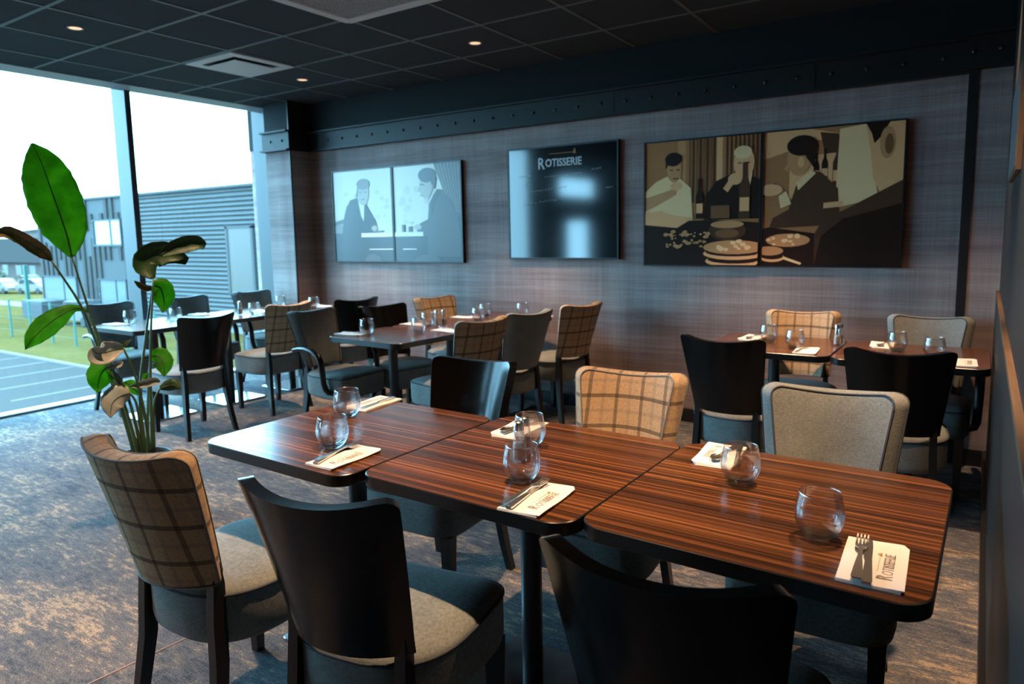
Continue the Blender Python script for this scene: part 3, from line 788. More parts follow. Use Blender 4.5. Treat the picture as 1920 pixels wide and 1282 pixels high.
# cutlery lies along local +y, handle end at y = 0
def prof_strip(bm, pts, th=0.0022):
    """pts: (y, half width, z) -> a thin shaped bar"""
    loft(bm, [[(s*w_, y, z+dz) for s, dz in ((1, 0), (1, th), (-1, th), (-1, 0))] for y, w_, z in pts])
def make_fork():
    t = empty('fork')
    bm = bmesh.new(); prof_strip(bm, [(0, 0.0085, 0), (0.004, 0.0105, 0), (0.05, 0.0078, 0.0012), (0.095, 0.0042, 0.004), (0.125, 0.0040, 0.006)], 0.0026); bevel_all(bm, 0.0008, 1)
    obj('handle', bm, M['chrome'], t, smooth=40)
    bm = bmesh.new(); prof_strip(bm, [(0.125, 0.0040, 0.006), (0.135, 0.0095, 0.0045), (0.147, 0.0120, 0.0025), (0.155, 0.0122, 0.002)])
    for i in range(4):
        c = -0.0100+i*0.00667
        loft(bm, [[(c+s*w_, y, z+dz) for s, dz in ((1, 0), (1, 0.002), (-1, 0.002), (-1, 0))] for y, w_, z in ((0.153, 0.0022, 0.002), (0.170, 0.0021, 0.0025), (0.186, 0.0018, 0.005), (0.196, 0.0009, 0.0075))])
    obj('tines', bm, M['chrome'], t)
    return t
def make_knife():
    t = empty('knife')
    bm = bmesh.new(); prof_strip(bm, [(0, 0.0080, 0), (0.004, 0.0095, 0), (0.05, 0.0080, 0.0005), (0.098, 0.0062, 0.001)], 0.0045); bevel_all(bm, 0.0012, 1); obj('handle', bm, M['chrome'], t, smooth=40)
    bm = bmesh.new(); loft(bm, [[(a, y, 0.0018), (a, y, 0.0034), (c, y, 0.003), (c, y, 0.0022)] for y, a, c in ((0.098, 0.006, -0.006), (0.12, 0.006, -0.010), (0.17, 0.006, -0.0105), (0.195, 0.005, -0.007), (0.207, 0.002, -0.001))]); obj('blade', bm, M['chrome'], t)
    return t
def make_spoon():
    t = empty('spoon')
    bm = bmesh.new(); prof_strip(bm, [(0, 0.0085, 0), (0.004, 0.0100, 0), (0.05, 0.0075, 0.001), (0.10, 0.0038, 0.004), (0.132, 0.0040, 0.006)], 0.0026); bevel_all(bm, 0.0008, 1); obj('handle', bm, M['chrome'], t, smooth=40)
    bm = bmesh.new(); rows = []
    for i in range(13):
        v = i/12; w_ = 0.0205*math.sin(PI*min(1, 0.10+0.90*v*0.985))**0.7 if 0 < i < 12 else 0.004
        y = 0.130+0.066*v
        rows.append([(w_*math.cos(PI*j/10), y, 0.0075-0.007*math.sin(PI*v)**0.6*math.sin(PI*j/10)) for j in range(11)])
    loft(bm, rows, cap0=False, cap1=False, closed=False); obj('bowl', bm, M['chrome'], t, smooth=True)
    sol = t.children[-1].modifiers.new('solid', 'SOLIDIFY'); sol.thickness = 0.0012
    return t
CUT = {}
def cutlery(kind, x, y, rz, label, z=TT+0.0085):
    if kind in CUT: o = copy_tree(CUT[kind])
    else: o = CUT[kind] = {'fork': make_fork, 'knife': make_knife, 'spoon': make_spoon}[kind]()
    o.location = (x, y, z); o.rotation_euler = (0, 0, math.radians(rz))
    return tag(o, label, kind, kind+'s laid on the napkins')
# front row
glass(-1.951, 1.779, 'tumbler at the far side of the front left table, beside its far napkin')
glass(-1.699, 1.482, 'tumbler at the near side of the front left table, beside the fork')
glass(-1.162, 1.81, 'tumbler just behind the salt and pepper on the front middle table')
glass(-1.012, 1.535, 'tumbler in front of the salt and pepper on the front middle table')
glass(-0.506, 1.818, 'tumbler at the far side of the front right table, standing by the napkin corner')
glass(-0.267, 1.572, 'biggest tumbler, at the near side of the front right table')
shaker('salt', -1.108, 1.668, 'glass salt shaker, nearer of the pair on the front middle table')
shaker('pepper', -1.118, 1.716, 'glass pepper shaker, farther of the pair on the front middle table')
napkin(-1.583, 1.428, 1, 'printed napkin at the near side of the front left table', True)
napkin(-0.902, 1.445, 3, 'printed napkin at the near side of the front middle table', True)
napkin(-0.150, 1.497, 2, 'printed napkin at the near right corner of the front right table', True)
napkin(-2.000, 1.962, 180+3, 'napkin at the far side of the front left table, behind its tumbler', True)
napkin(-1.292, 1.945, 180+3, 'napkin at the far side of the front middle table, behind the shakers', True)
napkin(-0.622, 2.006, 180+4, 'napkin at the far left of the front right table, partly behind a tumbler', True)
cutlery('knife', -1.600, 1.325, 14, 'knife lying beneath the fork on the front left table')
cutlery('fork', -1.612, 1.335, 4, 'fork with its tines past the napkin on the front left table', TT+0.0125)
cutlery('knife', -0.925, 1.340, 4, 'knife beside the fork on the near napkin of the front middle table')
cutlery('fork', -0.950, 1.345, -4, 'fork on the near napkin of the front middle table', TT+0.0125)
cutlery('knife', -0.150, 1.385, 5, 'knife partly under the fork on the front right table')
cutlery('fork', -0.168, 1.390, 4, 'brightly shining fork on the near napkin of the front right table', TT+0.0125)
cutlery('knife', -1.985, 2.065, 180+5, 'knife on the far napkin of the front left table')
cutlery('spoon', -1.262, 2.055, 180-16, 'spoon on the far napkin of the front middle table')
cutlery('knife', -1.300, 2.055, 180+2, 'knife beside the spoon on the front middle table')
cutlery('spoon', -0.600, 2.120, 180-4, 'spoon on the far napkin of the front right table')
cutlery('knife', -0.590, 2.115, 180+12, 'knife across the spoon on the front right table')
# pair of tables by the back wall
glass(-1.032, 4.237, 'tumbler on the left table under the sepia pictures, far side')
glass(-0.85, 4.072, 'tumbler on the left table under the sepia pictures, near side by a fork')
glass(-0.361, 4.224, 'tumbler beside a napkin on the table touching the right partition')
glass(-0.185, 4.093, 'tumbler half hidden by the black chair back near the right partition')
shaker('salt', -0.665, 4.272, 'glass salt shaker, left of the pair under the sepia pictures')
shaker('pepper', -0.655, 4.315, 'glass pepper shaker, right of the pair under the sepia pictures')
napkin(-1.155, 4.34, 175, 'napkin at the far left of the left table under the sepia pictures')
napkin(-0.775, 4.006, 4, 'napkin at the near edge of the left table under the sepia pictures')
napkin(-0.451, 4.38, 184, 'napkin at the far side of the table touching the right partition')
napkin(-0.058, 3.985, 2, 'napkin at the near right corner of the table touching the right partition', True)
cutlery('fork', -0.81, 3.91, -8, 'fork on the near napkin of the left table under the sepia pictures')
cutlery('spoon', -1.145, 4.44, 176, 'spoon on the far napkin of the left table under the sepia pictures')
cutlery('spoon', -0.43, 4.48, 172, 'spoon on the far napkin of the table touching the right partition')
# middle run
glass(-3.495, 3.398, 'tumbler at the left end of the middle run, next to the first napkin')
glass(-3.206, 3.604, 'tumbler nearest the shakers on the middle run, near side')
glass(-3.372, 3.890, 'tumbler directly left of the shakers on the middle run')
glass(-3.209, 4.296, 'tumbler right above the first plaid chair on the middle run')
glass(-3.341, 4.565, 'tumbler at the back of the middle run, paired behind another')
glass(-3.095, 4.745, 'tumbler at the far end of the middle run, above the grey chair back')
shaker('salt', -3.295, 3.905, 'glass salt shaker, left of the pair on the middle run')
shaker('pepper', -3.268, 3.955, 'glass pepper shaker, right of the pair on the middle run')
napkin(-3.580, 3.335, -86, 'napkin at the near left corner of the middle run')
napkin(-3.520, 3.920, -88, 'napkin in front of the inner black chair of the middle run')
napkin(-3.080, 3.760, 86, 'napkin beside the first plaid chair on the right of the middle run')
napkin(-3.445, 4.430, -86, 'napkin before the small plaid chair by the wall, middle run')
napkin(-2.985, 4.330, 86, 'napkin behind the backs of the right-hand chairs, middle run')
napkin(-2.935, 4.735, 88, 'napkin at the far right corner of the middle run')
cutlery('knife', -3.680, 3.345, -82, 'knife on the near left napkin of the middle run')
cutlery('fork', -3.015, 3.790, 80, 'fork on the napkin beside the first plaid chair, middle run')
# window run
glass(-5.783, 2.982, 'tumbler at the near end of the window run, against the glazing side')
glass(-5.60, 3.265, 'tumbler above the plant stems on the window run')
glass(-5.338, 3.842, 'tumbler beside the single shaker on the window run')
glass(-5.694, 4.40, 'faint tumbler in front of the corner pillar on the window run')
glass(-5.250, 4.434, 'tumbler at the far right of the window run, by the last napkin')
shaker('pepper', -5.386, 3.733, 'single pepper shaker on the window run')
napkin(-5.770, 2.860, -90, 'napkin at the near end of the window run')
napkin(-5.770, 3.600, -90, 'napkin at the middle of the window run, glazing side')
napkin(-5.470, 4.02, 90, 'napkin behind the single shaker on the window run')
napkin(-5.300, 4.565, 85, 'napkin at the far end of the window run, below the pale pictures')
cutlery('fork', -5.86, 3.615, -90, 'fork on the napkin at the glazing side of the window run')

# ---------------------------------------------------------------- pictures and menu board on the back wall
def poly(bm, pts, z, mi, ox, oz, W, Hh):
    """pts in 0..1 panel space (x right, y up); z = layer"""
    vs = [bm.verts.new((ox+x*W, -0.0004*z, oz+y*Hh)) for x, y in pts]
    f = bm.faces.new(vs); f.material_index = mi
def ell(cx, cy, rx, ry, n=18, a0=0, a1=2*PI):
    return [(cx+rx*math.cos(a0+(a1-a0)*i/n), cy+ry*math.sin(a0+(a1-a0)*i/n)) for i in range(n+(0 if a1-a0 > 6.28 else 1))]
def picture(x0, x1, z0, z1, label, layers, mats, grp):
    W, Hh = x1-x0, z1-z0
    t = empty('framed_picture', (x0, YB, z0)); tag(t, label, 'picture', grp)
    bm = bmesh.new(); bw, d = 0.010, 0.034
    for a in ((0, W, 0, bw), (0, W, Hh-bw, Hh), (0, bw, bw, Hh-bw), (W-bw, W, bw, Hh-bw)):
        bx(bm, a[0], a[1], -d, 0, a[2], a[3])
    bevel_all(bm, 0.0015, 1); obj('frame', bm, M['frame_black'], t)
    bm = bmesh.new(); iw, ih = W-2*bw, Hh-2*bw
    vs = [(0, 0), (1, 0), (1, 1), (0, 1)]
    poly(bm, vs, 0, 0, 0, 0, iw, ih)
    for k, (mi, pts) in enumerate(layers): poly(bm, pts, 1+k*0.5, mi, 0, 0, iw, ih)
    for f in bm.faces:
        f.normal_update()
        if f.normal.y > 0: f.normal_flip()
    me = bpy.data.meshes.new('print'); bm.to_mesh(me); bm.free()
    for q in mats: me.materials.append(q)
    o = bpy.data.objects.new('print', me); link(o, t); o.location = (bw, -0.024, bw)
    bm = bmesh.new(); bx(bm, bw, W-bw, -0.022, 0, bw, Hh-bw); obj('backing', bm, M['frame_black'], t)
def ink_set(pre, cols, rough, spec):
    return [simple('%s_print_tone' % pre, c, rough, spec=spec) for c in cols]
PALE = ink_set('pale', [(0.82, 0.74, 0.62), (0.030, 0.033, 0.038), (0.52, 0.45, 0.37), (0.075, 0.073, 0.075), (0.92, 0.84, 0.72), (0.24, 0.215, 0.19), (0.72, 0.63, 0.50)], 0.28, 0.5)
SEP = ink_set('sepia', [(0.44, 0.185, 0.070), (0.026, 0.010, 0.005), (0.88, 0.43, 0.19), (0.090, 0.038, 0.017), (0.95, 0.60, 0.30), (0.23, 0.095, 0.038), (0.62, 0.285, 0.115)], 0.55, 0.15)
R_ = random.Random(11)
def blobs(n, x0, x1, y0, y1, s, mi):
    out = []
    for _ in range(n):
        cx, cy = R_.uniform(x0, x1), R_.uniform(y0, y1); k = R_.uniform(0.5, 1)*s
        out.append((mi, [(cx+k*R_.uniform(0.8, 1.4)*math.cos(a), cy+k*R_.uniform(0.5, 0.9)*math.sin(a)) for a in [2*PI*i/7 for i in range(7)]]))
    return out
GPA = 'pale picture pair'; GPB = 'sepia picture pair'
# pale pair: generic diners by a bright window
LA = blobs(12, 0.03, 0.95, 0.42, 0.78, 0.05, 6)+[(3, [(0, 0.44), (0.16, 0.47), (0.16, 0.42), (0, 0.40)]), (5, [(0.0, 0.40), (0.2, 0.42), (0.2, 0.2), (0, 0.2)]),
    (1, [(0, 0), (1, 0), (1, 0.27), (0.5, 0.27), (0.5, 0.31), (0, 0.31)]),
    (1, [(0.13, 0.28), (0.16, 0.45), (0.22, 0.60), (0.30, 0.68), (0.42, 0.70), (0.55, 0.65), (0.64, 0.54), (0.72, 0.44), (0.74, 0.37), (0.66, 0.32), (0.60, 0.28)]),
    (4, [(0.44, 0.66), (0.54, 0.63), (0.52, 0.44), (0.48, 0.50)]), (2, ell(0.52, 0.75, 0.105, 0.135)), (5, ell(0.53, 0.845, 0.11, 0.06)), (3, [(0.43, 0.80), (0.40, 0.70), (0.43, 0.72), (0.45, 0.82)]),
    (5, [(0.46, 0.765), (0.50, 0.765), (0.50, 0.75), (0.46, 0.75)]), (5, [(0.55, 0.765), (0.59, 0.765), (0.59, 0.75), (0.55, 0.75)]), (5, [(0.49, 0.685), (0.56, 0.685), (0.56, 0.675), (0.49, 0.675)]),
    (2, ell(0.70, 0.36, 0.05, 0.03)), (3, [(0.66, 0.325), (0.86, 0.335), (0.86, 0.315), (0.66, 0.31)]),
    (4, [(0.47, 0.31), (1, 0.31), (1, 0.265), (0.47, 0.265)]), (4, [(0.60, 0.135), (1, 0.135), (1, 0.125), (0.60, 0.125)]), (3, ell(0.66, 0.0, 0.14, 0.08, 12, 0, PI))]
LB = blobs(12, 0.03, 0.6, 0.42, 0.80, 0.05, 6)+[(3, [(0.62, 1), (1, 1), (1, 0.3), (0.84, 0.3), (0.76, 0.7)])]+[(5, [(0.66+0.05*i, 1), (0.68+0.05*i, 1), (0.86+0.022*i, 0.5), (0.85+0.022*i, 0.5)]) for i in range(7)]+[
    (1, [(0, 0), (1, 0), (1, 0.5), (0.9, 0.4), (0.5, 0.28), (0.46, 0.27), (0, 0.27)]),
    (3, [(0.36, 0.28), (0.34, 0.34), (0.40, 0.40), (0.52, 0.44), (0.54, 0.60), (0.62, 0.70), (0.74, 0.71), (0.86, 0.62), (0.94, 0.46), (0.98, 0.28), (0.98, 0.05), (0.50, 0.05), (0.50, 0.27)]),
    (1, [(0.56, 0.62), (0.66, 0.74), (0.74, 0.73), (0.64, 0.60), (0.58, 0.46)]), (2, ell(0.50, 0.78, 0.10, 0.13)), (2, [(0.40, 0.77), (0.375, 0.73), (0.41, 0.72)]), (1, ell(0.52, 0.89, 0.13, 0.075)), (1, [(0.56, 0.90), (0.66, 0.86), (0.63, 0.74), (0.58, 0.80)]),
    (1, [(0.42, 0.805), (0.48, 0.80), (0.48, 0.79), (0.42, 0.79)]), (5, [(0.41, 0.69), (0.46, 0.69), (0.46, 0.68), (0.41, 0.68)]), (2, ell(0.36, 0.36, 0.06, 0.03)),
    (4, [(0, 0.31), (0.44, 0.31), (0.44, 0.265), (0, 0.265)]), (3, [(0.12, 0.31), (0.16, 0.31), (0.16, 0.39), (0.12, 0.39)]), (3, [(0.22, 0.31), (0.27, 0.31), (0.27, 0.37), (0.22, 0.37)]), (6, [(0.14, 0.42), (0.28, 0.42), (0.28, 0.405), (0.14, 0.405)]),
    (4, [(0.12, 0.135), (0.34, 0.135), (0.34, 0.125), (0.12, 0.125)]), (3, ell(0.50, 0.0, 0.2, 0.07, 12, 0, PI))]
picture(-5.445, -4.636, 1.165, 2.057, 'pale framed print of a seated diner in a dark coat, nearer the pillar', LA, PALE, GPA)
picture(-4.632, -3.812, 1.165, 2.057, 'pale framed print of a diner in profile beside a curtain', LB, PALE, GPA)
# sepia pair: generic dinner scene
def bottle(x, y, s, mi=1): return [(mi, [(x-0.03*s, y), (x+0.03*s, y), (x+0.03*s, y+0.16*s), (x+0.012*s, y+0.21*s), (x+0.012*s, y+0.29*s), (x-0.012*s, y+0.29*s), (x-0.012*s, y+0.21*s), (x-0.03*s, y+0.16*s)]), (2, [(x-0.026*s, y+0.04*s), (x+0.026*s, y+0.04*s), (x+0.026*s, y+0.11*s), (x-0.026*s, y+0.11*s)])]
LC = [(6, [(0.30, 1), (0.37, 1), (0.37, 0.55), (0.30, 0.55)]), (2, [(0.64, 1), (0.69, 1), (0.69, 0.55), (0.64, 0.55)])]+[(3 if i % 2 else 5, [(0.40+0.03*i, 1), (0.42+0.03*i, 1), (0.42+0.03*i, 0.5), (0.40+0.03*i, 0.5)]) for i in range(8)]+[(3, [(0.72+0.035*i, 1), (0.735+0.035*i, 1), (0.735+0.035*i, 0.5), (0.72+0.035*i, 0.5)]) for i in range(8)]+[
    (4, [(0.0, 0.36), (0.0, 0.60), (0.10, 0.68), (0.20, 0.72), (0.32, 0.70), (0.42, 0.62), (0.44, 0.36)]), (6, [(0.0, 0.55), (0.20, 0.60), (0.30, 0.63), (0.29, 0.57), (0.10, 0.48), (0, 0.44)]), (2, ell(0.29, 0.64, 0.055, 0.035)), (6, ell(0.27, 0.77, 0.068, 0.10)), (1, ell(0.262, 0.855, 0.078, 0.055)), (1, [(0.19, 0.86), (0.19, 0.78), (0.21, 0.80), (0.23, 0.87)]),
    (3, [(0.23, 0.775), (0.26, 0.775), (0.26, 0.765), (0.23, 0.765)]), (3, [(0.29, 0.775), (0.32, 0.775), (0.32, 0.765), (0.29, 0.765)]), (3, [(0.26, 0.705), (0.31, 0.705), (0.31, 0.695), (0.26, 0.695)]),
    (1, [(0.54, 0.36), (0.55, 0.55), (0.64, 0.66), (0.76, 0.71), (0.90, 0.70), (1.0, 0.66), (1.0, 0.36)]), (4, [(0.86, 0.71), (0.94, 0.71), (0.91, 0.55)]), (2, ell(0.87, 0.79, 0.085, 0.125)), (4, ell(0.86, 0.87, 0.075, 0.05)), (5, [(0.82, 0.795), (0.85, 0.795), (0.85, 0.785), (0.82, 0.785)]), (5, [(0.89, 0.795), (0.92, 0.795), (0.92, 0.785), (0.89, 0.785)]), (2, ell(0.80, 0.67, 0.06, 0.045)), (2, [(0.70, 0.60), (0.76, 0.68), (0.80, 0.65), (0.74, 0.57)]),
    (1, [(0, 0), (1, 0), (1, 0.33), (0.6, 0.36), (0.0, 0.34)]), (2, [(0, 0.42), (0.12, 0.44), (0.28, 0.40), (0.45, 0.38), (0.30, 0.30), (0, 0.33)])]+blobs(10, 0.02, 0.25, 0.37, 0.43, 0.022, 2)+bottle(0.50, 0.37, 1.1)+bottle(0.88, 0.36, 1.5, 3)+[(5, [(0.60, 0.37), (0.76, 0.37), (0.76, 0.47), (0.60, 0.47)]), (3, ell(0.74, 0.27, 0.16, 0.075)), (6, ell(0.74, 0.32, 0.14, 0.03)), (5, ell(0.74, 0.25, 0.10, 0.035))]+blobs(30, 0.2, 0.58, 0.14, 0.27, 0.022, 6)+blobs(14, 0.2, 0.55, 0.15, 0.26, 0.012, 2)+[(2, ell(0.80, 0.03, 0.24, 0.05)), (1, ell(0.80, 0.045, 0.22, 0.035)), (2, ell(0.80, 0.09, 0.26, 0.05)), (1, ell(0.80, 0.105, 0.24, 0.038)), (6, ell(0.80, 0.14, 0.26, 0.055))]+blobs(9, 0.64, 0.95, 0.11, 0.19, 0.03, 4)
LC = [(m_, [(min(1, max(0, x)), min(1, max(0, y))) for x, y in p]) for m_, p in LC]
LD = [(2, [(0, 1), (0.35, 1), (0.56, 0.95), (0, 0.80)]), (3, [(0.42, 0.97), (0.55, 0.95), (0.60, 0.80), (0.46, 0.80)]), (2, [(0.2, 0.80), (0.62, 0.82), (0.62, 0.5), (0.2, 0.5)])]+bottle(0.46, 0.62, 0.8)+bottle(0.55, 0.57, 1.1, 3)+bottle(0.40, 0.62, 0.7)+[
    (4, [(0.56, 0.98), (0.74, 1.0), (0.84, 0.48), (0.54, 0.42)]), (2, [(0.74, 1), (1, 1), (1, 0.55), (0.86, 0.50), (0.80, 0.62), (0.77, 0.85)]), (1, [(0.74, 1), (0.90, 1), (0.84, 0.90), (0.80, 0.86), (0.78, 0.93)]), (6, ell(0.89, 0.86, 0.055, 0.11)), (5, ell(0.90, 0.85, 0.030, 0.07)),
    (3, [(0.05, 0.28), (0.08, 0.36), (0.20, 0.42), (0.26, 0.62), (0.36, 0.70), (0.44, 0.68), (0.56, 0.56), (0.58, 0.30)]), (1, [(0.0, 0.60), (0.10, 0.62), (0.10, 0.56), (0, 0.52)]), (4, [(0.27, 0.56), (0.40, 0.68), (0.36, 0.70), (0.25, 0.62)]), (6, ell(0.27, 0.79, 0.09, 0.125)), (6, [(0.19, 0.77), (0.155, 0.72), (0.19, 0.70)]), (1, ell(0.29, 0.885, 0.115, 0.075)), (1, [(0.30, 0.92), (0.41, 0.88), (0.38, 0.72), (0.32, 0.80)]), (2, ell(0.285, 0.765, 0.025, 0.04)),
    (2, ell(0.06, 0.57, 0.09, 0.045)), (4, [(0.12, 0.52), (0.18, 0.56), (0.22, 0.46), (0.14, 0.43)]),
    (3, [(0.36, 0.0), (0.38, 0.20), (0.46, 0.34), (0.60, 0.40), (0.80, 0.50), (1, 0.60), (1, 0)]), (1, [(0.40, 0), (0.45, 0.22), (0.60, 0.34), (1, 0.44), (1, 0)]), (1, [(0, 0), (0.40, 0), (0.40, 0.24), (0.05, 0.29), (0, 0.28)]), (2, [(0.46, 0.46), (0.60, 0.47), (0.60, 0.43), (0.46, 0.42)]),
    (6, ell(0.20, 0.19, 0.17, 0.05)), (2, ell(0.08, 0.06, 0.10, 0.035)), (1, ell(0.08, 0.07, 0.09, 0.025)), (6, ell(0.06, 0.11, 0.11, 0.035)), (4, [(0.16, 0.05), (0.30, 0.005), (0.31, 0.02), (0.18, 0.065)])]+blobs(8, 0.05, 0.32, 0.15, 0.24, 0.025, 4)
LD = [(m_, [(min(1, max(0, x)), min(1, max(0, y))) for x, y in p]) for m_, p in LD]
picture(-2.112, -1.269, 1.158, 2.055, 'sepia framed print of two people dining among bottles and plates', LC, SEP, GPB)
picture(-1.265, -0.422, 1.158, 2.055, 'sepia framed print of people at table seen from behind, right of its pair', LD, SEP, GPB)
# menu board
t = empty('menu_board', (-3.322, YB, 1.202)); tag(t, 'glossy black menu board with a printed logo and white handwriting', 'menu board')
W, Hh = 1.006, 0.898
bm = bmesh.new(); bx(bm, 0.012, W-0.012, -0.030, 0, 0.012, Hh-0.012); obj('panel', bm, M['glossblack'], t)
bm = bmesh.new()
for a in ((0, W, 0, 0.012), (0, W, Hh-0.012, Hh), (0, 0.012, 0.012, Hh-0.012), (W-0.012, W, 0.012, Hh-0.012)): bx(bm, a[0], a[1], -0.036, 0, a[2], a[3])
bevel_all(bm, 0.002, 1); obj('frame', bm, M['frame_black'], t)
rt = (PI/2, 0, 0)
text_obj('logo', 'R', 0.125, M['logo_white'], t, (0.292, -0.0306, 0.722), rt, 'LEFT', 0.0004, 0.85, 0.0022)
text_obj('logo', 'OTISSERIE', 0.084, M['logo_white'], t, (0.364, -0.0306, 0.736), rt, 'LEFT', 0.0004, 0.88, 0.0018)
bm = bmesh.new(); bx(bm, 0.40, 0.635, -0.0312, -0.0304, 0.832, 0.837)
for p in (((0.615, 0.825), (0.645, 0.825), (0.640, 0.845), (0.630, 0.868), (0.620, 0.845)),): bm.faces.new([bm.verts.new((x, -0.0312, z)) for x, z in p])
obj('emblem', bm, M['logo_orange'], t)
bm = bmesh.new(); rr = random.Random(5)
def scribble(x, z, L, h):
    pts = []; n = int(L/0.011)
    for i in range(n+1): pts.append((x+L*i/n+rr.uniform(-0.002, 0.002), -0.0310, z+L*0.07*i/n+h*(0.5 if i % 2 else -0.2)*rr.uniform(0.3, 1.0)))
    tube(bm, pts, 0.0013, 5)
for x, z, L, h in ((0.18, 0.605, 0.05, 0.018), (0.22, 0.545, 0.12, 0.026), (0.36, 0.556, 0.015, 0.006), (0.39, 0.556, 0.05, 0.030), (0.455, 0.562, 0.03, 0.02), (0.50, 0.566, 0.06, 0.022), (0.15, 0.445, 0.09, 0.022), (0.26, 0.452, 0.02, 0.012), (0.30, 0.458, 0.16, 0.026), (0.78, 0.690, 0.08, 0.030), (0.90, 0.545, 0.06, 0.012), (0.10, 0.665, 0.12, 0.010)):
    scribble(x, z, L, h)
for i in range(14): bx(bm, 0.36+0.024*i, 0.372+0.024*i, -0.0312, -0.0304, 0.655+0.001*i, 0.658+0.001*i)
obj('handwriting', bm, M['chalk'], t)
# boards on the right partition, seen edge-on
def wallboard(name, label, y0, y1, z0, z1, xf):
    t = empty(name, (0.0825, y0, z0)); tag(t, label, 'picture')
    bm = bmesh.new(); bx(bm, xf-0.0825, -0.001, 0, y1-y0, 0, z1-z0); bevel_all(bm, 0.002, 1)
    obj('frame', bm, simple('light_oak_frame', (0.11, 0.07, 0.045), 0.5), t)
    bm = bmesh.new(); bx(bm, xf-0.0825-0.002, xf-0.0825, 0.012, y1-y0-0.012, 0.012, z1-z0-0.012)
    obj('face', bm, simple('glossy_board_face', (0.12, 0.13, 0.14), 0.3, spec=0.8), t)
wallboard('framed_picture', 'framed board high on the right partition, seen edge-on beside the back corner', 2.72, 3.60, 1.585, 1.925, 0.067)
wallboard('framed_picture', 'framed board cut off by the right edge of the photo, nearer the lens', 1.50, 2.36, 1.74, 2.12, 0.067)

# ---------------------------------------------------------------- plant
STEMS=[
   [[-3.559, 1.826, 0.344], [-3.577, 1.79, 0.506], [-3.604, 1.736, 0.789], [-3.629, 1.683, 1.062], [-3.651, 1.633, 1.346]] ,
   [[-3.543, 1.791, 0.356], [-3.547, 1.737, 0.631], [-3.533, 1.651, 0.94], [-3.509, 1.585, 1.129], [-3.501, 1.478, 1.338]] ,
   [[-3.617, 1.823, 0.336], [-3.635, 1.786, 0.583], [-3.661, 1.733, 0.879], [-3.677, 1.697, 1.074]] ,
   [[-3.515, 1.866, 0.34], [-3.507, 1.882, 0.689], [-3.478, 1.893, 0.965], [-3.455, 1.914, 1.228]] ,
   [[-3.592, 1.871, 0.327], [-3.593, 1.869, 0.626], [-3.572, 1.909, 0.902], [-3.545, 1.958, 1.188]] ,
   [[-3.474, 1.772, 0.373], [-3.469, 1.738, 0.56], [-3.461, 1.687, 0.784], [-3.452, 1.658, 0.906]] ,
   [[-3.468, 1.827, 0.359], [-3.454, 1.811, 0.572], [-3.449, 1.777, 0.769], [-3.449, 1.734, 0.903]] ,
   [[-3.467, 1.787, 0.37], [-3.46, 1.756, 0.584], [-3.457, 1.716, 0.739], [-3.468, 1.672, 0.812]] ,
   [[-3.588, 1.879, 0.325], [-3.597, 1.905, 0.533], [-3.595, 1.929, 0.728], [-3.588, 1.942, 0.817]] ,
   [[-3.461, 1.797, 0.368], [-3.447, 1.781, 0.525], [-3.442, 1.769, 0.624], [-3.443, 1.745, 0.677]] ,
   [[-3.53, 1.882, 0.334], [-3.525, 1.89, 0.489], [-3.518, 1.904, 0.6], [-3.504, 1.929, 0.658]] ,
]
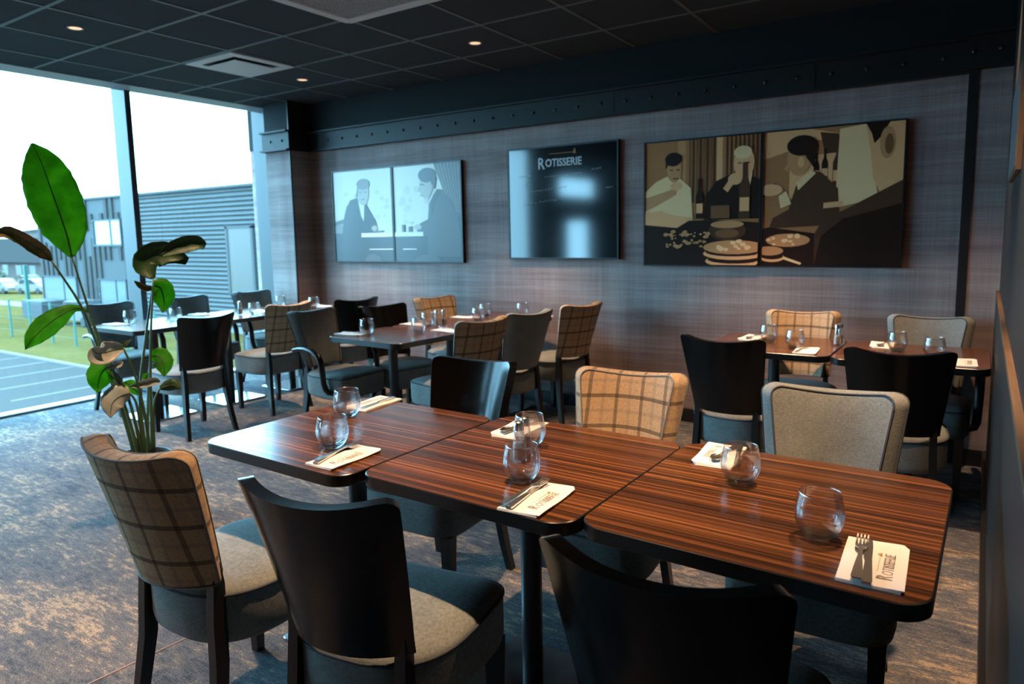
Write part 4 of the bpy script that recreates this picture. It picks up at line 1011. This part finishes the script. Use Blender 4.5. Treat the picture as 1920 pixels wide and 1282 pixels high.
LEAVES=[
  ( [[-3.651, 1.633, 1.346], [-3.656, 1.622, 1.453], [-3.667, 1.598, 1.579], [-3.677, 1.576, 1.691], [-3.676, 1.552, 1.788], [-3.678, 1.521, 1.875]] , [0.0119, 0.0597, 0.0955, 0.1134, 0.1193, 0.1169, 0.1074, 0.0883, 0.0573, 0.006] , 'g' , 0.12 ),
  ( [[-3.501, 1.478, 1.338], [-3.492, 1.447, 1.372], [-3.469, 1.398, 1.407], [-3.448, 1.343, 1.442], [-3.428, 1.282, 1.463], [-3.413, 1.208, 1.442]] , [0.0062, 0.0311, 0.0373, 0.0331, 0.0331, 0.0041] , 'd' , -0.55 ),
  ( [[-3.677, 1.697, 1.074], [-3.655, 1.625, 1.098], [-3.653, 1.555, 1.069], [-3.658, 1.49, 1.025], [-3.659, 1.434, 0.975], [-3.662, 1.398, 0.927]] , [0.0047, 0.0205, 0.0497, 0.0584, 0.0409, 0.0] , 'g' , 0.25 ),
  ( [[-3.455, 1.914, 1.228], [-3.483, 1.905, 1.274], [-3.492, 1.909, 1.314], [-3.474, 1.942, 1.345], [-3.432, 1.996, 1.348], [-3.373, 2.055, 1.308]] , [0.0151, 0.0679, 0.0755, 0.0755, 0.0679, 0.0226] , 'g2' , -0.5 ),
  ( [[-3.41, 1.933, 1.345], [-3.379, 1.987, 1.378], [-3.347, 2.041, 1.397], [-3.321, 2.083, 1.399], [-3.302, 2.113, 1.382]] , [0.0146, 0.0414, 0.0487, 0.0438, 0.0195] , 'g2' , -0.5 ),
  ( [[-3.545, 1.958, 1.188], [-3.529, 1.987, 1.173], [-3.515, 1.992, 1.131], [-3.506, 1.987, 1.09], [-3.502, 1.975, 1.047]] , [0.0285, 0.0633, 0.0633, 0.038, 0.0032] , 'g' , 0.3 ),
  ( [[-3.485, 1.923, 1.179], [-3.498, 1.898, 1.18], [-3.511, 1.874, 1.198], [-3.522, 1.854, 1.218]] , [0.0107, 0.0214, 0.0188, 0.0027] , 'd' , -0.6 ),
  ( [[-3.449, 1.734, 0.903], [-3.447, 1.692, 0.902], [-3.446, 1.649, 0.895], [-3.443, 1.609, 0.897], [-3.442, 1.587, 0.926]] , [0.0146, 0.0409, 0.0584, 0.0584, 0.0175] , 'p' , -0.35 ),
  ( [[-3.458, 1.716, 0.91], [-3.445, 1.741, 0.923], [-3.44, 1.774, 0.94]] , [0.0122, 0.0146, 0.0012] , 'g2' , -0.2 ),
  ( [[-3.468, 1.672, 0.812], [-3.468, 1.648, 0.811], [-3.468, 1.625, 0.781], [-3.464, 1.611, 0.746], [-3.457, 1.601, 0.707]] , [0.0348, 0.0633, 0.0633, 0.0443, 0.0025] , 'g' , 0.15 ),
  ( [[-3.466, 1.652, 0.816], [-3.453, 1.681, 0.822], [-3.44, 1.706, 0.83], [-3.434, 1.718, 0.839]] , [0.0088, 0.0175, 0.0175, 0.0044] , 'p' , -0.4 ),
  ( [[-3.588, 1.942, 0.817], [-3.562, 1.969, 0.815], [-3.536, 1.975, 0.782], [-3.526, 1.972, 0.749], [-3.52, 1.963, 0.712]] , [0.0241, 0.0536, 0.0536, 0.0348, 0.0027] , 'g' , 0.2 ),
  ( [[-3.443, 1.745, 0.677], [-3.444, 1.699, 0.673], [-3.441, 1.66, 0.65], [-3.437, 1.645, 0.617], [-3.43, 1.636, 0.581]] , [0.0329, 0.0658, 0.0625, 0.0395, 0.0026] , 'p' , 0.3 ),
  ( [[-3.479, 1.763, 0.704], [-3.454, 1.79, 0.707], [-3.426, 1.821, 0.715], [-3.4, 1.848, 0.723], [-3.389, 1.868, 0.715]] , [0.0044, 0.0175, 0.0234, 0.0234, 0.0058] , 'p' , -0.4 ),
  ( [[-3.504, 1.929, 0.658], [-3.488, 1.958, 0.665], [-3.463, 1.981, 0.669], [-3.44, 2.001, 0.651]] , [0.011, 0.0329, 0.0365, 0.0055] , 'g2' , 0.4 ),
  ( [[-3.566, 1.855, 0.638], [-3.578, 1.832, 0.669], [-3.588, 1.812, 0.694], [-3.597, 1.796, 0.707]] , [0.0136, 0.0341, 0.0307, 0.0034] , 'g' , 0.2 ),
  ( [[-3.579, 1.895, 0.693], [-3.575, 1.903, 0.72], [-3.568, 1.915, 0.738]] , [0.011, 0.0219, 0.0022] , 'g' , 0.2 ),
]

pl = empty('potted_plant', (-3.58, 1.835, 0)); tag(pl, 'tall potted plant with one upright green leaf and several curling dried leaves', 'plant')
def rel(p): return (p[0]+3.58, p[1]-1.835, p[2])
bm = bmesh.new(); lathe(bm, [(0, 0), (0.115, 0), (0.125, 0.01), (0.150, 0.30), (0.152, 0.315), (0.142, 0.315), (0.138, 0.285), (0, 0.285)], 32)
obj('pot', bm, M['pot'], pl, smooth=40)
bm = bmesh.new(); lathe(bm, [(0, 0.295), (0.137, 0.288)], 24); obj('soil', bm, M['soil'], pl)
def spline(pts, n):
    P_ = [Vector(p) for p in pts]; out = []
    P_ = [2*P_[0]-P_[1]]+P_+[2*P_[-1]-P_[-2]]
    segs = len(P_)-3
    for i in range(n+1):
        t = i/n*segs; k = min(int(t), segs-1); t -= k
        a, b_, c, d = P_[k:k+4]
        out.append(0.5*((2*b_)+(c-a)*t+(2*a-5*b_+4*c-d)*t*t+(3*b_-a-3*c+d)*t**3))
    return out
for s in STEMS:
    pts = [rel(p) for p in s]; b0 = Vector(pts[0]); foot = Vector((b0.x*0.5, b0.y*0.5, 0.28))
    sp = spline([foot]+pts, 20); n = len(sp)
    bm = bmesh.new(); tube(bm, sp, [lerp(0.0125, 0.0048, (i/(n-1))**0.6) for i in range(n)], 8); obj('stem', bm, M['stem'], pl, smooth=True)
view = Vector((-0.89, 0.455, -0.02)).normalized()
for mid, ws, mk, fold in LEAVES:
    mp = spline([rel(p) for p in mid], 22); n = len(mp)
    def wat(t):
        q = t*(len(ws)-1); k = min(int(q), len(ws)-2); return lerp(ws[k], ws[k+1], q-k)
    bm = bmesh.new(); rows = []; rr = random.Random(len(mid)*17+int(1000*ws[1]))
    ph = rr.uniform(0, 6); prevl = None
    for i, p in enumerate(mp):
        t = (mp[min(i+1, n-1)]-mp[max(i-1, 0)]).normalized()
        lat = t.cross(view)
        if lat.length < 0.2: lat = prevl or Vector((0.4, 0.8, 0))
        lat.normalize()
        if prevl is not None and lat.dot(prevl) < 0: lat = -lat
        prevl = lat
        nor = lat.cross(t).normalized(); w_ = wat(i/(n-1))
        row = []
        for j in range(-5, 6):
            u = j/5; a = fold*abs(u)
            rip = 0.035*w_*math.sin(ph+i*1.15+(0 if u < 0 else 2))*abs(u)**2
            edge = 1-0.05*abs(math.sin(i*1.9+ph)) if abs(j) == 5 else 1
            row.append(bm.verts.new(p+lat*(u*w_*math.cos(a)*edge)+nor*(abs(u)*w_*math.sin(a)+rip)))
        rows.append(row)
    for A, B in zip(rows, rows[1:]):
        for j in range(10): bm.faces.new((A[j], A[j+1], B[j+1], B[j]))
    lf = obj('leaf', bm, M['leaf_'+mk], pl, smooth=True)
    sol = lf.modifiers.new('solid', 'SOLIDIFY'); sol.thickness = 0.0012; sol.offset = 0
    bm = bmesh.new(); tube(bm, mp, [lerp(0.0042, 0.0012, i/(n-1)) for i in range(n)], 6); obj('midrib', bm, M['vein'] if mk in ('g', 'g2') else M['stem'], lf, smooth=True)
# ---------------------------------------------------------------- outside, one storey below
GZ = -3.8
bm = bmesh.new(); bx(bm, -200, -7.5, -60, 13.9, GZ-0.2, GZ); obj('ground', bm, M['asphalt'], kind='structure')
bm = bmesh.new(); bx(bm, -200, -7.5, 13.9, 60, GZ-0.2, GZ+0.03); obj('lawn', bm, M['lawn'], kind='structure')
bm = bmesh.new(); bx(bm, -200, -7.5, 13.8, 13.95, GZ, GZ+0.08); obj('kerb', bm, M['plinth'], kind='structure')
bm = bmesh.new()
for i in range(9):
    x = -36.5+2.47*i-2.47*2; bx(bm, x-0.055, x+0.055, 9.6, 13.75, GZ, GZ+0.006)
obj('parking_lines', bm, M['paint_white'], kind='structure')
bm = bmesh.new(); bx(bm, -160, -58.5, 24.9, 26.6, GZ, GZ+0.06); obj('path', bm, M['path'], kind='structure')
# neighbouring building
YF = 23.26
nb = empty('building', (-43.1, YF, GZ)); tag(nb, 'blue-grey two-storey building, half slatted and half corrugated, across the car park', 'building')
def pb(bm, x0, x1, y0, y1, z0, z1, mi=0): bx(bm, x0+43.1, x1+43.1, y0-YF, y1-YF, z0-GZ, z1-GZ, mi)
bm = bmesh.new(); pb(bm, -56.8, -43.1, YF, YF+14, GZ+0.35, 4.2); obj('slatted_block', bm, M['clad'], nb)
bm = bmesh.new(); pb(bm, -43.1, -20, YF+0.1, YF+14, GZ+0.35, 4.2); obj('corrugated_block', bm, M['corr'], nb)
bm = bmesh.new()
prof = []; nz = 290
for i in range(nz+1):
    z = 0.35+(8.0-0.35)*i/nz; prof.append((-0.05*math.cos(2*PI*z/0.25), z))
A = [bm.verts.new((0.0, y, z)) for y, z in prof]; B = [bm.verts.new((23.1, y, z)) for y, z in prof]
for i in range(nz): bm.faces.new((A[i], B[i], B[i+1], A[i+1]))
obj('corrugated_sheet', bm, M['corr'], nb, smooth=True)
bm = bmesh.new(); pb(bm, -57.3, -20, YF-0.15, YF+14.1, 4.12, 4.26); obj('roof_edge', bm, M['clad'], nb)
bm = bmesh.new(); pb(bm, -57.3, -20, YF-0.06, YF+14, GZ, GZ+0.37); obj('plinth', bm, M['plinth'], nb)
bm = bmesh.new(); rr = random.Random(2)
wins = [(-48.5, -45.2, 1.2, 2.7), (-56.5, -51.6, -2.95, -1.05), (-48.4, -45.1, -2.75, -1.12)]
x = -56.5; i = 0
while x < -43.4:
    z0 = rr.choice([-3.4, -3.4, -1.0, 0.2, -2.4]); z1 = rr.choice([4.1, 4.1, 3.2, 2.9])
    segs = [(z0, rr.uniform(0.4, 1.6)), (rr.uniform(1.7, 2.9), z1)] if i % 3 else [(z0, z1)]
    for a, b_ in segs:
        for w0, w1, wz0, wz1 in wins:
            if w0-0.4 < x < w1+0.2:
                if a < wz1 and b_ > wz0:
                    if wz0-a > b_-wz1: b_ = min(b_, wz0-0.05)
                    else: a = max(a, wz1+0.05)
        if b_-a > 0.2: pb(bm, x, x+0.34, YF-0.10, YF, a, b_)
    x += 0.68; i += 1
obj('slats', bm, M['slat'], nb)
for a in wins:
    bm = bmesh.new(); pb(bm, a[0]-0.15, a[1]+0.1, YF-0.12, YF, a[2]-0.14, a[2]); pb(bm, a[0]-0.15, a[1]+0.1, YF-0.12, YF, a[3], a[3]+0.1); pb(bm, a[0]-0.15, a[0], YF-0.12, YF, a[2], a[3]); pb(bm, a[1], a[1]+0.1, YF-0.12, YF, a[2], a[3]); xm = lerp(a[0], a[1], 0.62); pb(bm, xm-0.06, xm+0.06, YF-0.08, YF, a[2], a[3])
    w_ = obj('window_frame', bm, M['clad'], nb)
    bm = bmesh.new(); pb(bm, a[0], a[1], YF-0.04, YF-0.01, a[2], a[3]); obj('window_pane', bm, M['win_ext'], w_)
bm = bmesh.new(); pb(bm, -34.0, -32.0, YF-0.14, YF, -1.5, 1.95); obj('frosted_panel', bm, M['frost'], nb)
bm = bmesh.new(); pb(bm, -34.2, -34.0, YF-0.18, YF, -1.6, 2.05); pb(bm, -34.2, -31.8, YF-0.18, YF, 1.95, 2.1); pb(bm, -32.0, -31.8, YF-0.18, YF, -1.6, 2.05); obj('panel_frame', bm, M['clad'], nb)
bm = bmesh.new(); pb(bm, -56.0, -52.9, YF-1.8, YF-0.3, GZ+0.03, -2.6); o = obj('bin_enclosure', bm, M['clad']); 
o.location = (-43.1, YF, GZ); tag(o, 'low slatted bin enclosure in front of the blue-grey building', 'enclosure')
# fence along the lawn
fc = empty('wire_fence', (-42.2, 16.5, GZ+0.03)); tag(fc, 'thin green wire fence on the lawn beyond the car park', 'fence')
for i in range(-7, 9):
    bm = bmesh.new(); bx(bm, i*2.45-0.05, i*2.45+0.05, -0.04, 0.04, 0, 2.1); obj('post', bm, M['fence'], fc)
bm = bmesh.new()
for z in (0.4, 1.1, 2.0): bx(bm, -18, 20, -0.006, 0.006, z-0.006, z+0.006)
obj('wire', bm, M['fence'], fc)
bm = bmesh.new(); bx(bm, -0.12, 0.12, -0.12, 0.12, 0, 3.4); o = obj('lamp_post', bm, M['fence']); o.location = (-64.4, 25.2, GZ+0.03); tag(o, 'taller green post by the path left of the blue-grey building', 'post')
# far buildings
def house(x, y, w_, d, hw, hr, label, roofm, wallm=None):
    t = empty('building', (x, y, GZ)); tag(t, label, 'building')
    bm = bmesh.new(); bx(bm, -w_/2, w_/2, 0, d, 0, hw); obj('walls', bm, wallm or M['render'], t)
    bm = bmesh.new(); loft(bm, [[(sx*w_/2*1.03, -0.6, hw), (sx*w_/2*1.03, d/2, hw+hr), (sx*w_/2*1.03, d+0.6, hw)] for sx in (-1, 1)]); obj('roof', bm, roofm, t)
    bm = bmesh.new()
    for i in range(int(w_/4)):
        q = -w_/2+2+i*4; bx(bm, q-0.8, q+0.8, -0.05, 0, 1.0, min(2.6, hw-0.4))
    obj('windows', bm, M['win_ext'], t)
house(-104, 40, 44, 12, 2.7, 3.2, 'long low house with a grey pitched roof behind the parked cars', M['roof'])
house(-150, 68, 60, 14, 7.5, 0.9, 'white flat-topped block far beyond the low house', M['roof'])
# parked cars
def make_car():
    t = empty('car'); bm = bmesh.new()
    side = [(-2.1, 0.35), (-2.12, 0.8), (-1.95, 0.98), (-1.0, 1.02), (1.1, 0.98), (1.9, 0.82), (2.1, 0.62), (2.1, 0.35)]
    loft(bm, [[(x, s*0.86, z) for x, z in side] for s in (-1, 1)]); bevel_all(bm, 0.08, 2); obj('body', bm, M['car_white'], t, smooth=40)
    bm = bmesh.new(); cabs = [(-1.75, 0.98), (-1.35, 1.42), (0.25, 1.46), (1.05, 0.98)]
    loft(bm, [[(x, s*0.74, z) for x, z in cabs] for s in (-1, 1)]); bevel_all(bm, 0.06, 2); obj('cabin', bm, M['car_glass'], t, smooth=40)
    bm = bmesh.new(); bx(bm, -1.3, 0.2, -0.70, 0.70, 1.42, 1.49); bevel_all(bm, 0.03, 2); obj('roof', bm, M['car_white'], t, smooth=40)
    for px in (-1.3, 1.3):
        for s in (-1, 1):
            bm = bmesh.new(); n0 = 0; lathe(bm, [(0, -0.1), (0.28, -0.1), (0.31, -0.06), (0.31, 0.06), (0.28, 0.1), (0, 0.1)], 18)
            for v in bm.verts: a, b_, c = v.co; v.co = (px+a, s*0.80+c, 0.31+b_)
            obj('wheel', bm, M['tyre'], t, smooth=40)
    return t
c0 = make_car()
for i, (x, y, rz, lb) in enumerate(((-84.5, 31.0, 8, 'white car parked nearest the left edge of the window view'), (-80.2, 32.3, 12, 'white car parked next to the corner of the blue-grey building'), (-90, 35.5, 170, 'white car parked in the second row before the low house'), (-84, 36.5, 172, 'white car in the second row, right of its neighbour'), (-46.6, 21.4, 0, 'white car parked close to the blue-grey building, behind the window armchair'))):
    o = c0 if i == 0 else copy_tree(c0)
    o.location = (x, y, GZ+0.04); o.rotation_euler = (0, 0, math.radians(rz)); tag(o, lb, 'car', 'parked white cars')
rr = random.Random(9)
for i, (x, y, s, lb) in enumerate(((-92, 32.2, 1.6, 'round bush at the left edge of the window view'), (-88.5, 28.6, 1.0, 'smaller round bush in front of the parked white cars'), (-118, 58, 3.5, 'tall hazy tree beyond the low house'))):
    bm = bmesh.new(); bmesh.ops.create_icosphere(bm, subdivisions=4, radius=1.0)
    for v in bm.verts:
        n_ = v.co.normalized(); k = 1+0.13*math.sin(9*n_.x+3*i)*math.sin(8*n_.y)+0.10*math.sin(17*n_.z+n_.x*13)+rr.uniform(-0.05, 0.05)
        v.co = Vector((n_.x*s*1.3*k, n_.y*s*k, s*0.85*(0.9+n_.z*k)))
    o = obj('bush', bm, M['bush']); o.location = (x, y, GZ+0.02); tag(o, lb, 'bush')
